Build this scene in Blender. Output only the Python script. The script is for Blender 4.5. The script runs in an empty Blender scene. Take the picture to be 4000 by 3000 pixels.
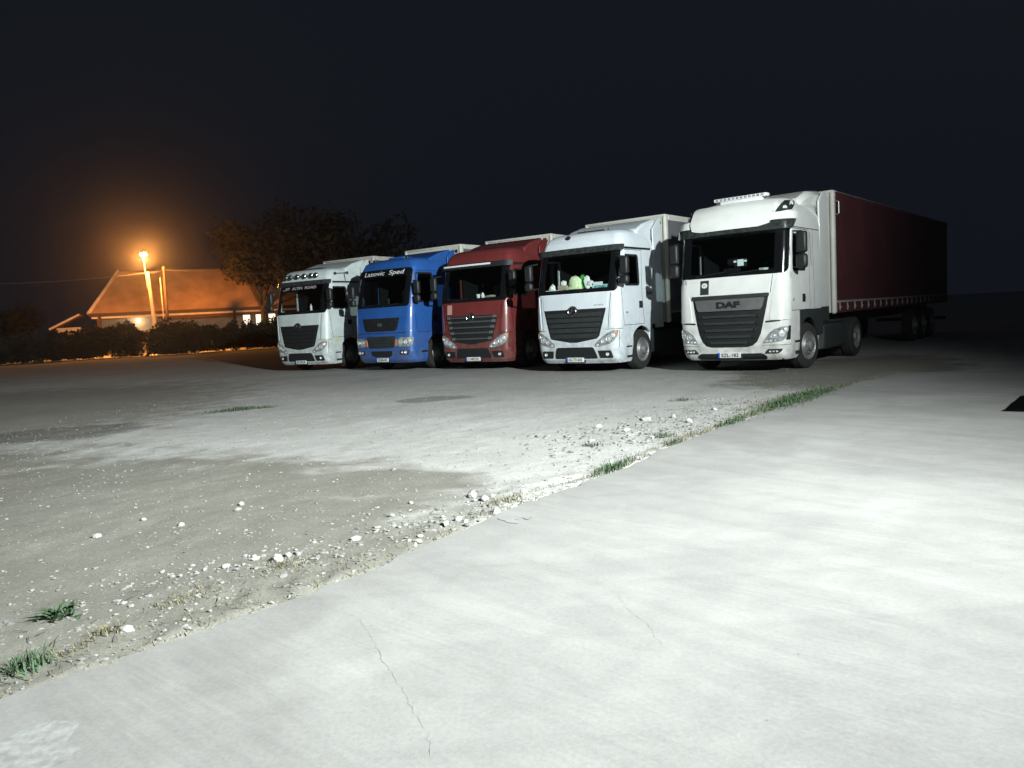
import bpy, bmesh, math, random
import numpy as np
from mathutils import Vector, Matrix, Euler
R = math.radians
random.seed(7); rng = np.random.default_rng(11)
S = bpy.context.scene
C = S.collection

# ------------------------------------------------------------------ camera
cd = bpy.data.cameras.new('camera'); cam = bpy.data.objects.new('camera', cd); C.objects.link(cam)
cd.sensor_width = 36; cd.lens = 26.92; cd.clip_start = .05; cd.clip_end = 2000
cam.location = (0, 0, 1.515)
cam.rotation_euler = (Matrix.Rotation(R(90-5.037), 3, 'X') @ Matrix.Rotation(R(-3.189), 3, 'Z')).to_euler()
S.camera = cam
# ------------------------------------------------------------------ night sky
Wd = bpy.data.worlds.new('World'); S.world = Wd; Wd.use_nodes = True
wn = Wd.node_tree; bg = wn.nodes['Background']
sky = wn.nodes.new('ShaderNodeTexSky'); sky.sky_type = 'NISHITA'; sky.sun_disc = False
sky.sun_elevation = R(-4.5); sky.sun_rotation = R(200); sky.altitude = 100
hs = wn.nodes.new('ShaderNodeHueSaturation'); hs.inputs['Saturation'].default_value = .5
nb = wn.nodes.new('ShaderNodeMix'); nb.data_type = 'RGBA'; nb.blend_type = 'ADD'; nb.inputs[0].default_value = 1; nb.inputs[7].default_value = (.062, .085, .128, 1)   # night sky brightness
wn.links.new(sky.outputs[0], hs.inputs['Color']); wn.links.new(hs.outputs[0], nb.inputs[6]); wn.links.new(nb.outputs[2], bg.inputs[0])
bg.inputs[1].default_value = .086
# ------------------------------------------------------------------ exposure
S.view_settings.view_transform = 'Standard'; S.view_settings.look = 'None'
S.view_settings.exposure = 0; S.view_settings.gamma = 1
S.cycles.use_denoising = True
S.cycles.max_bounces = 8; S.cycles.transparent_max_bounces = 12
S.cycles.sample_clamp_indirect = 4
# ------------------------------------------------------------------ the yard's floodlight (stands right of the camera)
FL = Vector((7.0, -.5, 6.6)); FAIM = Vector((math.sin(R(-48.5))*math.cos(R(4)), math.cos(R(-48.5))*math.cos(R(4)), math.sin(R(4))))
ld = bpy.data.lights.new('floodlight_beam', 'SPOT'); lo = bpy.data.objects.new('floodlight_beam', ld); C.objects.link(lo)
ld.energy = 55000; ld.color = (.935, 1.0, .98); ld.spot_size = R(136); ld.spot_blend = 1.0; ld.shadow_soft_size = .16
lo.location = FL + FAIM*.12; lo.rotation_euler = FAIM.to_track_quat('-Z', 'Y').to_euler()

# ------------------------------------------------------------------ materials
MATS = {}
def mat(name, col, rough=.5, metal=0, var=0, scale=4, bump=0, bscale=40, coat=0, emit=None, es=0, spec=.5, detail=4, dirt=0):
    if name in MATS: return MATS[name]
    m = bpy.data.materials.new(name); m.use_nodes = True; MATS[name] = m
    nt = m.node_tree; b = nt.nodes['Principled BSDF']; N = nt.nodes.new; L = nt.links.new
    b.inputs['Base Color'].default_value = (*col, 1); b.inputs['Roughness'].default_value = rough
    b.inputs['Metallic'].default_value = metal; b.inputs['Coat Weight'].default_value = coat
    b.inputs['Coat Roughness'].default_value = .08; b.inputs['Specular IOR Level'].default_value = spec
    if emit: b.inputs['Emission Color'].default_value = (*emit, 1); b.inputs['Emission Strength'].default_value = es
    if var or bump: tc = N('ShaderNodeTexCoord')
    if var:
        n = N('ShaderNodeTexNoise'); n.inputs['Scale'].default_value = scale; n.inputs['Detail'].default_value = detail
        L(tc.outputs['Object'], n.inputs['Vector'])
        mr = N('ShaderNodeMapRange'); mr.inputs[1].default_value = .3; mr.inputs[2].default_value = .7
        mr.inputs[3].default_value = 1-var; mr.inputs[4].default_value = 1+var*.6; L(n.outputs['Fac'], mr.inputs[0])
        mx = N('ShaderNodeMix'); mx.data_type = 'RGBA'; mx.blend_type = 'MULTIPLY'; mx.inputs[0].default_value = 1
        mx.inputs[6].default_value = (*col, 1); L(mr.outputs[0], mx.inputs[7]); L(mx.outputs[2], b.inputs['Base Color'])
        mr2 = N('ShaderNodeMapRange'); mr2.inputs[3].default_value = max(.02, rough-.08); mr2.inputs[4].default_value = min(1, rough+.15)
        L(n.outputs['Fac'], mr2.inputs[0]); L(mr2.outputs[0], b.inputs['Roughness'])
    if dirt:                                    # road dust thrown up on the lower bodywork
        src = b.inputs['Base Color'].links[0].from_socket
        sz = N('ShaderNodeSeparateXYZ'); L(tc.outputs['Object'], sz.inputs[0]); dn = N('ShaderNodeTexNoise'); dn.inputs['Scale'].default_value = 5; dn.inputs['Detail'].default_value = 7; L(tc.outputs['Object'], dn.inputs['Vector'])
        m1 = N('ShaderNodeMapRange'); m1.inputs[1].default_value = .25; m1.inputs[2].default_value = 1.5; m1.inputs[3].default_value = 1; m1.inputs[4].default_value = .08; L(sz.outputs[2], m1.inputs[0])
        m2 = N('ShaderNodeMapRange'); m2.inputs[1].default_value = .35; m2.inputs[2].default_value = .75; m2.inputs[3].default_value = 0; m2.inputs[4].default_value = dirt; L(dn.outputs['Fac'], m2.inputs[0])
        mm = N('ShaderNodeMath'); mm.operation = 'MULTIPLY'; L(m1.outputs[0], mm.inputs[0]); L(m2.outputs[0], mm.inputs[1])
        dx = N('ShaderNodeMix'); dx.data_type = 'RGBA'; L(mm.outputs[0], dx.inputs[0]); L(src, dx.inputs[6]); dx.inputs[7].default_value = (.17, .15, .12, 1); L(dx.outputs[2], b.inputs['Base Color'])
    if bump:
        n2 = N('ShaderNodeTexNoise'); n2.inputs['Scale'].default_value = bscale; n2.inputs['Detail'].default_value = 5
        L(tc.outputs['Object'], n2.inputs['Vector'])
        bp = N('ShaderNodeBump'); bp.inputs['Strength'].default_value = bump; bp.inputs['Distance'].default_value = .02
        L(n2.outputs['Fac'], bp.inputs['Height']); L(bp.outputs[0], b.inputs['Normal'])
    return m
def glassmat(name, tint, fac=.08):
    m = bpy.data.materials.new(name); m.use_nodes = True; MATS[name] = m
    nt = m.node_tree; nt.nodes.clear(); N = nt.nodes.new; L = nt.links.new
    o = N('ShaderNodeOutputMaterial'); t = N('ShaderNodeBsdfTransparent'); t.inputs[0].default_value = (*tint, 1)
    g = N('ShaderNodeBsdfGlossy'); g.inputs['Roughness'].default_value = .03; g.inputs[0].default_value = (.9, .95, 1, 1)
    lw = N('ShaderNodeLayerWeight'); lw.inputs[0].default_value = .5; pw = N('ShaderNodeMath'); pw.operation = 'POWER'; pw.inputs[1].default_value = 4; L(lw.outputs['Facing'], pw.inputs[0])
    f = N('ShaderNodeMath'); f.operation = 'MULTIPLY_ADD'; f.inputs[1].default_value = .8; f.inputs[2].default_value = .045; L(pw.outputs[0], f.inputs[0])
    x = N('ShaderNodeMixShader'); L(f.outputs[0], x.inputs[0]); L(t.outputs[0], x.inputs[1]); L(g.outputs[0], x.inputs[2]); L(x.outputs[0], o.inputs[0])
    return m
GLASS = glassmat('windscreen_glass', (.80, .84, .83))
SGLASS = glassmat('side_glass', (.3, .33, .33))
WHITE = mat('white_cab_paint', (.80, .82, .80), .3, var=.06, scale=2.2, coat=.6, dirt=.75)
WHITE2 = mat('bluish_white_cab_paint', (.68, .75, .80), .3, var=.06, scale=2.2, coat=.6, dirt=.75)
WHITE3 = mat('greyish_white_cab_paint', (.60, .68, .68), .32, var=.1, scale=2.2, coat=.5, dirt=.75)
BLUE = mat('blue_cab_paint', (.02, .10, .36), .3, var=.1, scale=2, coat=.7, dirt=.75)
RED = mat('maroon_cab_paint', (.155, .027, .027), .3, var=.1, scale=2, coat=.7, dirt=.75)
BLACKP = mat('black_plastic', (.014, .016, .018), .5, var=.2, scale=9)
GREYP = mat('grey_plastic', (.024, .029, .030), .6, var=.2, scale=7)
DARKGL = mat('black_gloss', (.006, .007, .008), .12, coat=.5)
REFL = mat('lamp_reflector', (.78, .8, .82), .28, .35)
CHROME = mat('chrome', (.75, .77, .78), .12, 1)
SILVER = mat('brushed_silver', (.3, .31, .31), .38, .7, var=.12, scale=5)
DULLCH = mat('dull_grille_trim', (.11, .115, .12), .35, .4)
LENS = mat('headlight_lens', (.33, .36, .36), .1, .2, var=.5, scale=16, coat=1)
SMOKE = mat('smoked_lamp', (.05, .06, .06), .1, .3, var=.5, scale=14, coat=1)
AMBER = mat('amber_lens', (.7, .22, .02), .2, coat=1)
RUBBER = mat('tyre_rubber', (.018, .018, .018), .85, var=.3, scale=6, bump=.3, bscale=30)
RIM = mat('rim_steel', (.27, .28, .28), .5, .6, var=.25, scale=6)
CHASS = mat('chassis_steel', (.025, .026, .028), .6, var=.3, scale=5)
INT = mat('cab_interior', (.007, .008, .008), .9, spec=.1)
SEATM = mat('seat_cloth', (.014, .014, .016), .95, spec=.1)
PLATE = mat('plate_white', (.72, .74, .72), .4)
PLBLUE = mat('plate_blue', (.02, .07, .5), .4)
INK = mat('ink_black', (.01, .01, .01), .6)
LETTER = mat('white_lettering', (.75, .76, .78), .6)
TWHITE = mat('trailer_white', (.58, .58, .53), .5, var=.14, scale=1.5)
TGREY = mat('trailer_grey_white', (.46, .45, .43), .55, var=.16, scale=1.5)
CURTAIN = mat('trailer_curtain_red', (.07, .016, .02), .6, var=.2, scale=.8, bump=.2, bscale=3)
CURTG = mat('trailer_curtain_grey', (.13, .13, .14), .55, var=.2, scale=.8, bump=.2, bscale=3)
RAILM = mat('trailer_rail', (.36, .33, .33), .5, .3, var=.2, scale=3)
HIVIS = mat('hi_vis_cloth', (.8, .95, .6), .8, var=.25, scale=20)
GREENM = mat('green_plush', (.05, .4, .05), .9, var=.3, scale=20)
CARDB = mat('cardboard', (.5, .45, .32), .9, var=.2, scale=10)
PAPER = mat('paper_white', (.88, .92, .9), .8, var=.15, scale=20)
CYANP = mat('cyan_board', (.5, .88, .88), .6, var=.1, scale=8)
PINK = mat('pink_cloth', (.5, .14, .18), .9, var=.2, scale=9)
SCREEN = mat('device_screen', (.5, .6, .6), .3, emit=(.7, .95, 1), es=.35)

# ------------------------------------------------------------------ mesh helpers
class MB:
    def __init__(s): s.v = []; s.f = []
    def add(s, vs, fs):
        o = len(s.v); s.v += [tuple(v) for v in vs]; s.f += [tuple(i+o for i in f) for f in fs]; return s
    def box(s, x0, x1, y0, y1, z0, z1):
        return s.add([(x, y, z) for z in (z0, z1) for y in (y0, y1) for x in (x0, x1)],
                     [(0, 2, 3, 1), (4, 5, 7, 6), (0, 1, 5, 4), (2, 6, 7, 3), (0, 4, 6, 2), (1, 3, 7, 5)])
    def tube(s, p0, p1, r0, r1=None, n=8):
        r1 = r0 if r1 is None else r1; p0 = Vector(p0); p1 = Vector(p1); d = (p1-p0).normalized()
        a = d.orthogonal().normalized(); b = d.cross(a); vs = []
        for p, r in ((p0, r0), (p1, r1)):
            for i in range(n):
                t = 2*math.pi*i/n; vs.append(p + a*math.cos(t)*r + b*math.sin(t)*r)
        return s.add(vs, [(i, (i+1) % n, n+(i+1) % n, n+i) for i in range(n)] + [tuple(range(n))[::-1], tuple(range(n, 2*n))])
    def path(s, pts, r, n=8):
        for a, b in zip(pts[:-1], pts[1:]): s.tube(a, b, r, r, n)
        return s
    def lathe(s, prof, axis='x', c=(0, 0, 0), n=28):
        vs = []; m = len(prof)
        for i in range(n):
            t = 2*math.pi*i/n; k, q = math.cos(t), math.sin(t)
            for r, h in prof:
                vs.append((c[0]+h, c[1]+r*k, c[2]+r*q) if axis == 'x' else (c[0]+r*k, c[1]+h, c[2]+r*q) if axis == 'y' else (c[0]+r*k, c[1]+r*q, c[2]+h))
        return s.add(vs, [(i*m+j, ((i+1) % n)*m+j, ((i+1) % n)*m+j+1, i*m+j+1) for i in range(n) for j in range(m-1)])
    def prism(s, poly, x0, x1):          # polygon in (y,z), extruded along x
        n = len(poly)
        return s.add([(x0, y, z) for y, z in poly]+[(x1, y, z) for y, z in poly],
                     [tuple(range(n)), tuple(range(n, 2*n))[::-1]]+[(i, n+i, n+(i+1) % n, (i+1) % n) for i in range(n)])
    def blob(s, c, r, n=10, jit=.15):
        vs = []; m = n//2+1
        for i in range(m):
            p = math.pi*i/(m-1)
            for j in range(n):
                t = 2*math.pi*j/n; k = 1+random.uniform(-jit, jit)
                vs.append((c[0]+r[0]*math.sin(p)*math.cos(t)*k, c[1]+r[1]*math.sin(p)*math.sin(t)*k, c[2]+r[2]*math.cos(p)*k))
        return s.add(vs, [(i*n+j, i*n+(j+1) % n, (i+1)*n+(j+1) % n, (i+1)*n+j) for i in range(m-1) for j in range(n)])
    def mesh(s, name, m, smooth=35):
        me = bpy.data.meshes.new(name); bm = bmesh.new()
        vs = [bm.verts.new(v) for v in s.v]
        for f in s.f:
            try: bm.faces.new([vs[i] for i in f])
            except ValueError: pass
        bmesh.ops.remove_doubles(bm, verts=bm.verts, dist=1e-5)
        bmesh.ops.recalc_face_normals(bm, faces=bm.faces)
        bm.to_mesh(me); bm.free()
        if m: me.materials.append(m)
        if smooth:
            me.polygons.foreach_set('use_smooth', [True]*len(me.polygons)); me.set_sharp_from_angle(angle=R(smooth))
        return me
    def obj(s, name, m, parent=None, bevel=0, smooth=35):
        o = link(name, s.mesh(name, m, smooth), parent)
        if bevel:
            b = o.modifiers.new('bevel', 'BEVEL'); b.width = bevel; b.segments = 2; b.limit_method = 'ANGLE'; b.angle_limit = R(40)
        return o
def link(name, me, parent=None):
    o = bpy.data.objects.new(name, me); C.objects.link(o)
    if parent: o.parent = parent
    return o
def tag(o, label=None, cat=None, group=None, kind=None):
    for k, v in (('label', label), ('category', cat), ('group', group), ('kind', kind)):
        if v: o[k] = v
    return o
def empty(name, loc, rz=0, **k):
    o = bpy.data.objects.new(name, None); C.objects.link(o); o.location = loc; o.rotation_euler = (0, 0, rz); o.empty_display_size = .3
    return tag(o, **k)
def np_obj(name, V, F, m, parent=None, smooth=False):
    me = bpy.data.meshes.new(name); me.from_pydata(V.tolist() if hasattr(V, 'tolist') else V, [], F.tolist() if hasattr(F, 'tolist') else F)
    if m: me.materials.append(m)
    if smooth: me.polygons.foreach_set('use_smooth', [True]*len(me.polygons))
    return link(name, me, parent)

# ------------------------------------------------------------------ ground
EDGE = [(-9.2, -6.0), (-4.6, .15), (-2.26, 3.15), (-2.01, 3.39), (-1.73, 3.71), (-1.34, 4.13), (-.86, 4.68), (-.59, 5.14), (-.06, 5.93), (.64, 6.74), (1.24, 7.6),
        (2.22, 8.91), (3.52, 10.51), (4.85, 12.04), (6.05, 13.35), (6.9, 14.17), (7.55, 14.78)]
FAR = [(8.33, 14.45), (9.22, 13.75), (14.5, 9.8), (22, 4.0), (22, -12), (-9.2, -12)]
def vnoise(x, y, seed=0):
    xi = np.floor(x).astype(int); yi = np.floor(y).astype(int); fx = x-xi; fy = y-yi
    h = lambda a, b: ((np.sin(a*127.1+b*311.7+seed*74.7)*43758.5453) % 1)
    fx = fx*fx*(3-2*fx); fy = fy*fy*(3-2*fy)
    return (h(xi, yi)*(1-fx)+h(xi+1, yi)*fx)*(1-fy)+(h(xi, yi+1)*(1-fx)+h(xi+1, yi+1)*fx)*fy
def edge_dist(x, y):                       # signed distance to the slab edge, + on the gravel side
    x = np.asarray(x, float); y = np.asarray(y, float); best = np.full(x.shape, 1e9); sg = np.ones(x.shape)
    for (ax, ay), (bx, by) in zip(EDGE[:-1], EDGE[1:]):
        dx, dy = bx-ax, by-ay; t = np.clip(((x-ax)*dx+(y-ay)*dy)/(dx*dx+dy*dy), 0, 1)
        d = np.hypot(x-ax-t*dx, y-ay-t*dy); c = dx*(y-ay)-dy*(x-ax)
        m = d < best; best = np.where(m, d, best); sg = np.where(m, np.sign(c), sg)
    return best*sg
def gheight(x, y):
    x = np.asarray(x, float); y = np.asarray(y, float)
    z = (vnoise(x*.5, y*.5)-.5)*.03+(vnoise(x*2.1, y*2.1, 3)-.5)*.010+(vnoise(x*6, y*6, 5)-.5)*.007+(vnoise(x*15, y*15, 8)-.5)*.010
    e = edge_dist(x, y)
    near = np.exp(-np.clip(e, 0, 9)/.45)
    z = z + near*(vnoise(x*9, y*9, 9)-.35)*.05
    dist = np.hypot(x, y); fade = np.clip((24-dist)/12, 0, 1)
    z = z*fade
    z = np.where(e < 0, -.04, np.where(e < .05, np.minimum(z, .012), z))
    return z
def axis(lo, hi, d, far, g=1.22):
    a = list(np.arange(lo, hi, d)); st = d
    b = []; v = lo
    while v > -far: st *= g; v -= st; b.append(v)
    st = d; c = []; v = hi
    while v < far: st *= g; c.append(v); v += st
    return np.array(b[::-1]+a+c)
xs = axis(-7.5, 8, .055, 420); ys = axis(2, 13.5, .055, 420)
X, Y = np.meshgrid(xs, ys); Z = gheight(X, Y)
nx, ny = len(xs), len(ys)
V = np.stack([X.ravel(), Y.ravel(), Z.ravel()], 1)
I = np.arange((ny-1)*nx).reshape(ny-1, nx)[:, :-1].ravel()
F = np.stack([I, I+1, I+nx+1, I+nx], 1)
def ground_mat():
    m = bpy.data.materials.new('gravel_ground'); m.use_nodes = True; nt = m.node_tree; b = nt.nodes['Principled BSDF']; N = nt.nodes.new; L = nt.links.new
    g = N('ShaderNodeNewGeometry')
    def noise(s, d=6, r=.55, dist=0):
        n = N('ShaderNodeTexNoise'); n.inputs['Scale'].default_value = s; n.inputs['Detail'].default_value = d; n.inputs['Roughness'].default_value = r
        n.inputs['Distortion'].default_value = dist; L(g.outputs['Position'], n.inputs['Vector']); return n.outputs['Fac']
    def rng_(i, a, c, lo, hi, smooth=False):
        r = N('ShaderNodeMapRange'); r.inputs[1].default_value = a; r.inputs[2].default_value = c; r.inputs[3].default_value = lo; r.inputs[4].default_value = hi
        if smooth: r.interpolation_type = 'SMOOTHSTEP'
        L(i, r.inputs[0]); return r.outputs[0]
    def mix(f, a, c, mode='MIX'):
        x = N('ShaderNodeMix'); x.data_type = 'RGBA'; x.blend_type = mode
        for s_, v in ((0, f), (6, a), (7, c)):
            if hasattr(v, 'is_linked') or hasattr(v, 'links'): L(v, x.inputs[s_])
            elif s_ == 0: x.inputs[0].default_value = v
            else: x.inputs[s_].default_value = (*v, 1)
        return x.outputs[2]
    def math_(op, a, c):
        x = N('ShaderNodeMath'); x.operation = op
        for i_, v in enumerate((a, c)):
            if hasattr(v, 'links'): L(v, x.inputs[i_])
            else: x.inputs[i_].default_value = v
        return x.outputs[0]
    sx = N('ShaderNodeSeparateXYZ'); L(g.outputs['Position'], sx.inputs[0])
    big = noise(.35, 4, .5); mid = noise(1.7, 6, .6, .4); fine = noise(34, 6, .7); grit = noise(95, 3, .8)
    def ell(cx, cy, a, c, ang, k):
        ca, sa = math.cos(ang), math.sin(ang)
        dx = math_('SUBTRACT', sx.outputs[0], cx); dy = math_('SUBTRACT', sx.outputs[1], cy)
        u = math_('ADD', math_('MULTIPLY', dx, ca/a), math_('MULTIPLY', dy, sa/a))
        v = math_('ADD', math_('MULTIPLY', dx, -sa/c), math_('MULTIPLY', dy, ca/c))
        d = math_('ADD', math_('MULTIPLY', u, u), math_('MULTIPLY', v, v))
        d = math_('ADD', d, math_('MULTIPLY', math_('SUBTRACT', mid, .5), k))
        return rng_(d, .55, 1.3, 1, 0, True)
    # brown soil: left foreground, with a ragged front towards the pale compacted middle
    e1 = ell(-4.6, 6.6, 4.6, 3.0, -.32, 1.6); e2 = ell(-1.6, 7.3, 1.35, .75, -.2, 1.2); e3 = ell(-10, 7, 6, 5, 0, 1.5)
    e4 = ell(7.2, 16.2, 4.2, 2.2, .9, 1.6)
    e5 = ell(-1.75, 4.05, 2.4, 1.1, .87, .5); far_dim = ell(-13, 16, 7, 9, 0, 1.5)  # last oval puts the beam's far-left falloff into the ground colour
    soil_dim = math_('MAXIMUM', math_('MAXIMUM', math_('MAXIMUM', e1, e2), math_('MAXIMUM', e3, e4)), math_('MAXIMUM', e5, math_('MULTIPLY', far_dim, .8)))
    soil_dim = math_('MULTIPLY', soil_dim, .82)
    pale = mix(rng_(fine, .25, .8, 0, 1), (.335, .335, .33), (.425, .425, .416))
    brown = mix(rng_(fine, .25, .8, 0, 1), (.108, .104, .084), (.168, .162, .133))
    col = mix(soil_dim, pale, brown)
    # damp patches out on the pale gravel
    damp = ell(-1.55, 14.95, .75, .55, .1, 1.2); damp2 = ell(-7.6, 12.5, 1.6, 1.1, .2, 1.6)
    col = mix(math_('MULTIPLY', math_('MAXIMUM', damp, damp2), .5), col, (.06, .055, .048))
    col = mix(1, col, mix(rng_(big, .3, .7, 0, 1), (.87, .87, .86), (1.06, 1.06, 1.06)), 'MULTIPLY')
    col = mix(1, col, mix(rng_(mid, .25, .75, 0, 1), (.85, .845, .83), (1.1, 1.1, 1.1)), 'MULTIPLY')
    col = mix(1, col, mix(rng_(grit, .3, .72, 0, 1), (.62, .62, .61), (1.32, 1.32, 1.32)), 'MULTIPLY')
    vo = N('ShaderNodeTexVoronoi'); vo.inputs['Scale'].default_value = 21; L(g.outputs['Position'], vo.inputs['Vector'])
    peb = rng_(vo.outputs['Distance'], .12, .3, 1, 0, True)
    sel = N('ShaderNodeSeparateColor'); L(vo.outputs['Color'], sel.inputs[0])
    peb = math_('MULTIPLY', peb, rng_(sel.outputs[0], .72, .76, 0, 1))
    col = mix(math_('MULTIPLY', peb, .4), col, (.42, .42, .40))
    peb2 = math_('MULTIPLY', rng_(vo.outputs['Distance'], .12, .34, 1, 0, True), rng_(sel.outputs[1], .8, .84, 0, 1))
    col = mix(math_('MULTIPLY', peb2, .45), col, (.06, .055, .045))
    L(col, b.inputs['Base Color']); b.inputs['Roughness'].default_value = .95; b.inputs['Specular IOR Level'].default_value = .2
    h = math_('ADD', math_('MULTIPLY', fine, .7), math_('ADD', math_('MULTIPLY', grit, .25), math_('MULTIPLY', peb, .5)))
    bp = N('ShaderNodeBump'); bp.inputs['Strength'].default_value = .45; bp.inputs['Distance'].default_value = .011; L(h, bp.inputs['Height']); L(bp.outputs[0], b.inputs['Normal'])
    return m
GROUND = ground_mat()
gobj = np_obj('ground', V, F, GROUND, smooth=True); tag(gobj, kind='structure')

# concrete slab: one sheet with a ragged, rounded edge
def slab_mat():
    m = bpy.data.materials.new('slab_concrete'); m.use_nodes = True; nt = m.node_tree; b = nt.nodes['Principled BSDF']; N = nt.nodes.new; L = nt.links.new
    g = N('ShaderNodeNewGeometry')
    mp = N('ShaderNodeMapping'); mp.inputs['Rotation'].default_value = (0, 0, R(52)); L(g.outputs['Position'], mp.inputs[0])
    st = N('ShaderNodeMapping'); st.inputs['Scale'].default_value = (.28, 3.2, 1); L(mp.outputs[0], st.inputs[0])
    def noise(vec, s, d, r=.55, di=0):
        n = N('ShaderNodeTexNoise'); n.inputs['Scale'].default_value = s; n.inputs['Detail'].default_value = d; n.inputs['Roughness'].default_value = r
        n.inputs['Distortion'].default_value = di; L(vec, n.inputs['Vector']); return n.outputs['Fac']
    P = g.outputs['Position']
    big = noise(P, .55, 4, .5, .8); streak = noise(st.outputs[0], 1.4, 6, .6, .5); fine = noise(P, 45, 5, .7); mid = noise(P, 3.5, 7, .62, .6)
    def mr(i, a, c, lo, hi):
        r = N('ShaderNodeMapRange'); r.inputs[1].default_value = a; r.inputs[2].default_value = c; r.inputs[3].default_value = lo; r.inputs[4].default_value = hi
        r.interpolation_type = 'SMOOTHSTEP'; L(i, r.inputs[0]); return r.outputs[0]
    def mul(a, c):
        x = N('ShaderNodeMath'); x.operation = 'MULTIPLY'
        for i_, v in enumerate((a, c)):
            if hasattr(v, 'links'): L(v, x.inputs[i_])
            else: x.inputs[i_].default_value = v
        return x.outputs[0]
    f = mul(mul(mr(big, .42, .62, .93, 1.07), mr(streak, .3, .7, .94, 1.05)), mul(mr(mid, .3, .7, .94, 1.05), mr(fine, .25, .75, .91, 1.07)))
    def op(o_, a, c):
        x = N('ShaderNodeMath'); x.operation = o_
        for i_, v in enumerate((a, c)):
            if hasattr(v, 'links'): L(v, x.inputs[i_])
            else: x.inputs[i_].default_value = v
        return x.outputs[0]
    sx = N('ShaderNodeSeparateXYZ'); L(P, sx.inputs[0])
    def worn(cx, cy, a, c, ang, k):            # pale worn lanes where traffic has polished the slab
        dx = op('SUBTRACT', sx.outputs[0], cx); dy = op('SUBTRACT', sx.outputs[1], cy); ca, sa = math.cos(ang), math.sin(ang)
        u = op('ADD', op('MULTIPLY', dx, ca/a), op('MULTIPLY', dy, sa/a)); v = op('ADD', op('MULTIPLY', dx, -sa/c), op('MULTIPLY', dy, ca/c))
        d = op('ADD', op('MULTIPLY', u, u), op('MULTIPLY', v, v)); d = op('ADD', d, op('MULTIPLY', op('SUBTRACT', mid, .5), k))
        return mr(d, .45, 1.1, 1, 0)
    wr = op('MAXIMUM', op('MAXIMUM', worn(1.6, 4.15, 2.6, .26, .86, 1.6), worn(0, 3.63, .62, .1, -.76, 1.4)), worn(-1.0, 3.1, .7, .13, .5, 1.8))
    bm_ = N('ShaderNodeMapping'); bm_.inputs['Rotation'].default_value = (0, 0, R(40)); L(P, bm_.inputs[0])
    bs_ = N('ShaderNodeMapping'); bs_.inputs['Scale'].default_value = (.5, 16, 1); L(bm_.outputs[0], bs_.inputs[0])
    broom = noise(bs_.outputs[0], 2.2, 5, .65, .3); patchy = noise(P, 1.1, 3, .5)
    bf = op('ADD', 1, op('MULTIPLY', op('SUBTRACT', mr(broom, .3, .7, 0, 1), .5), op('MULTIPLY', mr(patchy, .4, .6, 0, 1), .10)))     # broom marks, only in places
    sv = N('ShaderNodeTexVoronoi'); sv.inputs['Scale'].default_value = 13; L(P, sv.inputs['Vector']); sc_ = N('ShaderNodeSeparateColor'); L(sv.outputs['Color'], sc_.inputs[0])
    pit = mul(mr(sv.outputs['Distance'], .05, .11, 1, 0), mr(sc_.outputs[0], .9, .93, 0, 1))
    f = mul(mul(f, bf), op('SUBTRACT', 1, op('MULTIPLY', pit, .3)))
    f = mul(f, op('ADD', 1, op('MULTIPLY', wr, .06)))
    x = N('ShaderNodeMix'); x.data_type = 'RGBA'; x.blend_type = 'MULTIPLY'; x.inputs[0].default_value = 1
    x.inputs[6].default_value = (.352, .349, .338, 1); L(f, x.inputs[7]); L(x.outputs[2], b.inputs['Base Color'])
    b.inputs['Roughness'].default_value = .9; b.inputs['Specular IOR Level'].default_value = .25
    bp = N('ShaderNodeBump'); bp.inputs['Strength'].default_value = .14; bp.inputs['Distance'].default_value = .01
    ad = N('ShaderNodeMath'); ad.operation = 'ADD'; L(fine, ad.inputs[0]); L(mid, ad.inputs[1]); L(ad.outputs[0], bp.inputs['Height']); L(bp.outputs[0], b.inputs['Normal'])
    return m
SLAB = slab_mat()
def slab():
    pts = []
    for (ax, ay), (bx, by) in zip(EDGE[:-1], EDGE[1:]):
        n = max(1, int(math.hypot(bx-ax, by-ay)/.05)) if ay > -1 else 2
        for i in range(n):
            t = i/n; pts.append((ax+(bx-ax)*t, ay+(by-ay)*t))
    pts.append(EDGE[-1])
    out = []
    for i, (x, y) in enumerate(pts):
        j = (float(vnoise(np.array(i*.35), np.array(0.), 4))-.5)*.05+(float(vnoise(np.array(i*.08), np.array(3.), 6))-.5)*.08+random.uniform(-.011, .011)
        out.append((x-.79*j*1.0, y+.62*j))
    ring = out+FAR
    n = len(ring); cx = 8.; cy = 0.
    inn = []
    for x, y in ring:
        d = math.hypot(cx-x, cy-y); k = .018/d; inn.append((x+(cx-x)*k, y+(cy-y)*k))
    m = MB()
    vs = [(x, y, -.06) for x, y in ring]+[(x, y, .012) for x, y in ring]+[(x, y, .02) for x, y in inn]
    fs = [(i, (i+1) % n, n+(i+1) % n, n+i) for i in range(n)]+[(n+i, n+(i+1) % n, 2*n+(i+1) % n, 2*n+i) for i in range(n)]+[tuple(range(2*n, 3*n))]
    m.add(vs, fs)
    return tag(m.obj('concrete_slab', SLAB, smooth=50), kind='structure')
sl = slab()
CRACK = mat('crack_dirt', (.3, .3, .29), .95)
def crack(pts, w):
    q = []
    for (ax, ay), (bx, by) in zip(pts[:-1], pts[1:]):
        n = max(2, int(math.hypot(bx-ax, by-ay)/.025))
        for i in range(n):
            t = i/n; q.append((ax+(bx-ax)*t+random.uniform(-.009, .009), ay+(by-ay)*t+random.uniform(-.009, .009)))
    m = MB(); vs = []
    for i, (x, y) in enumerate(q):
        ww = w*random.uniform(.3, 1.2)*(1 if 2 < i < len(q)-3 else .3); vs += [(x-ww, y, .0235), (x+ww, y+ww*.3, .0235)]
    m.add(vs, [(2*i, 2*i+1, 2*i+3, 2*i+2) for i in range(len(q)-1)])
    return m.obj('crack', CRACK, sl)
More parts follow.
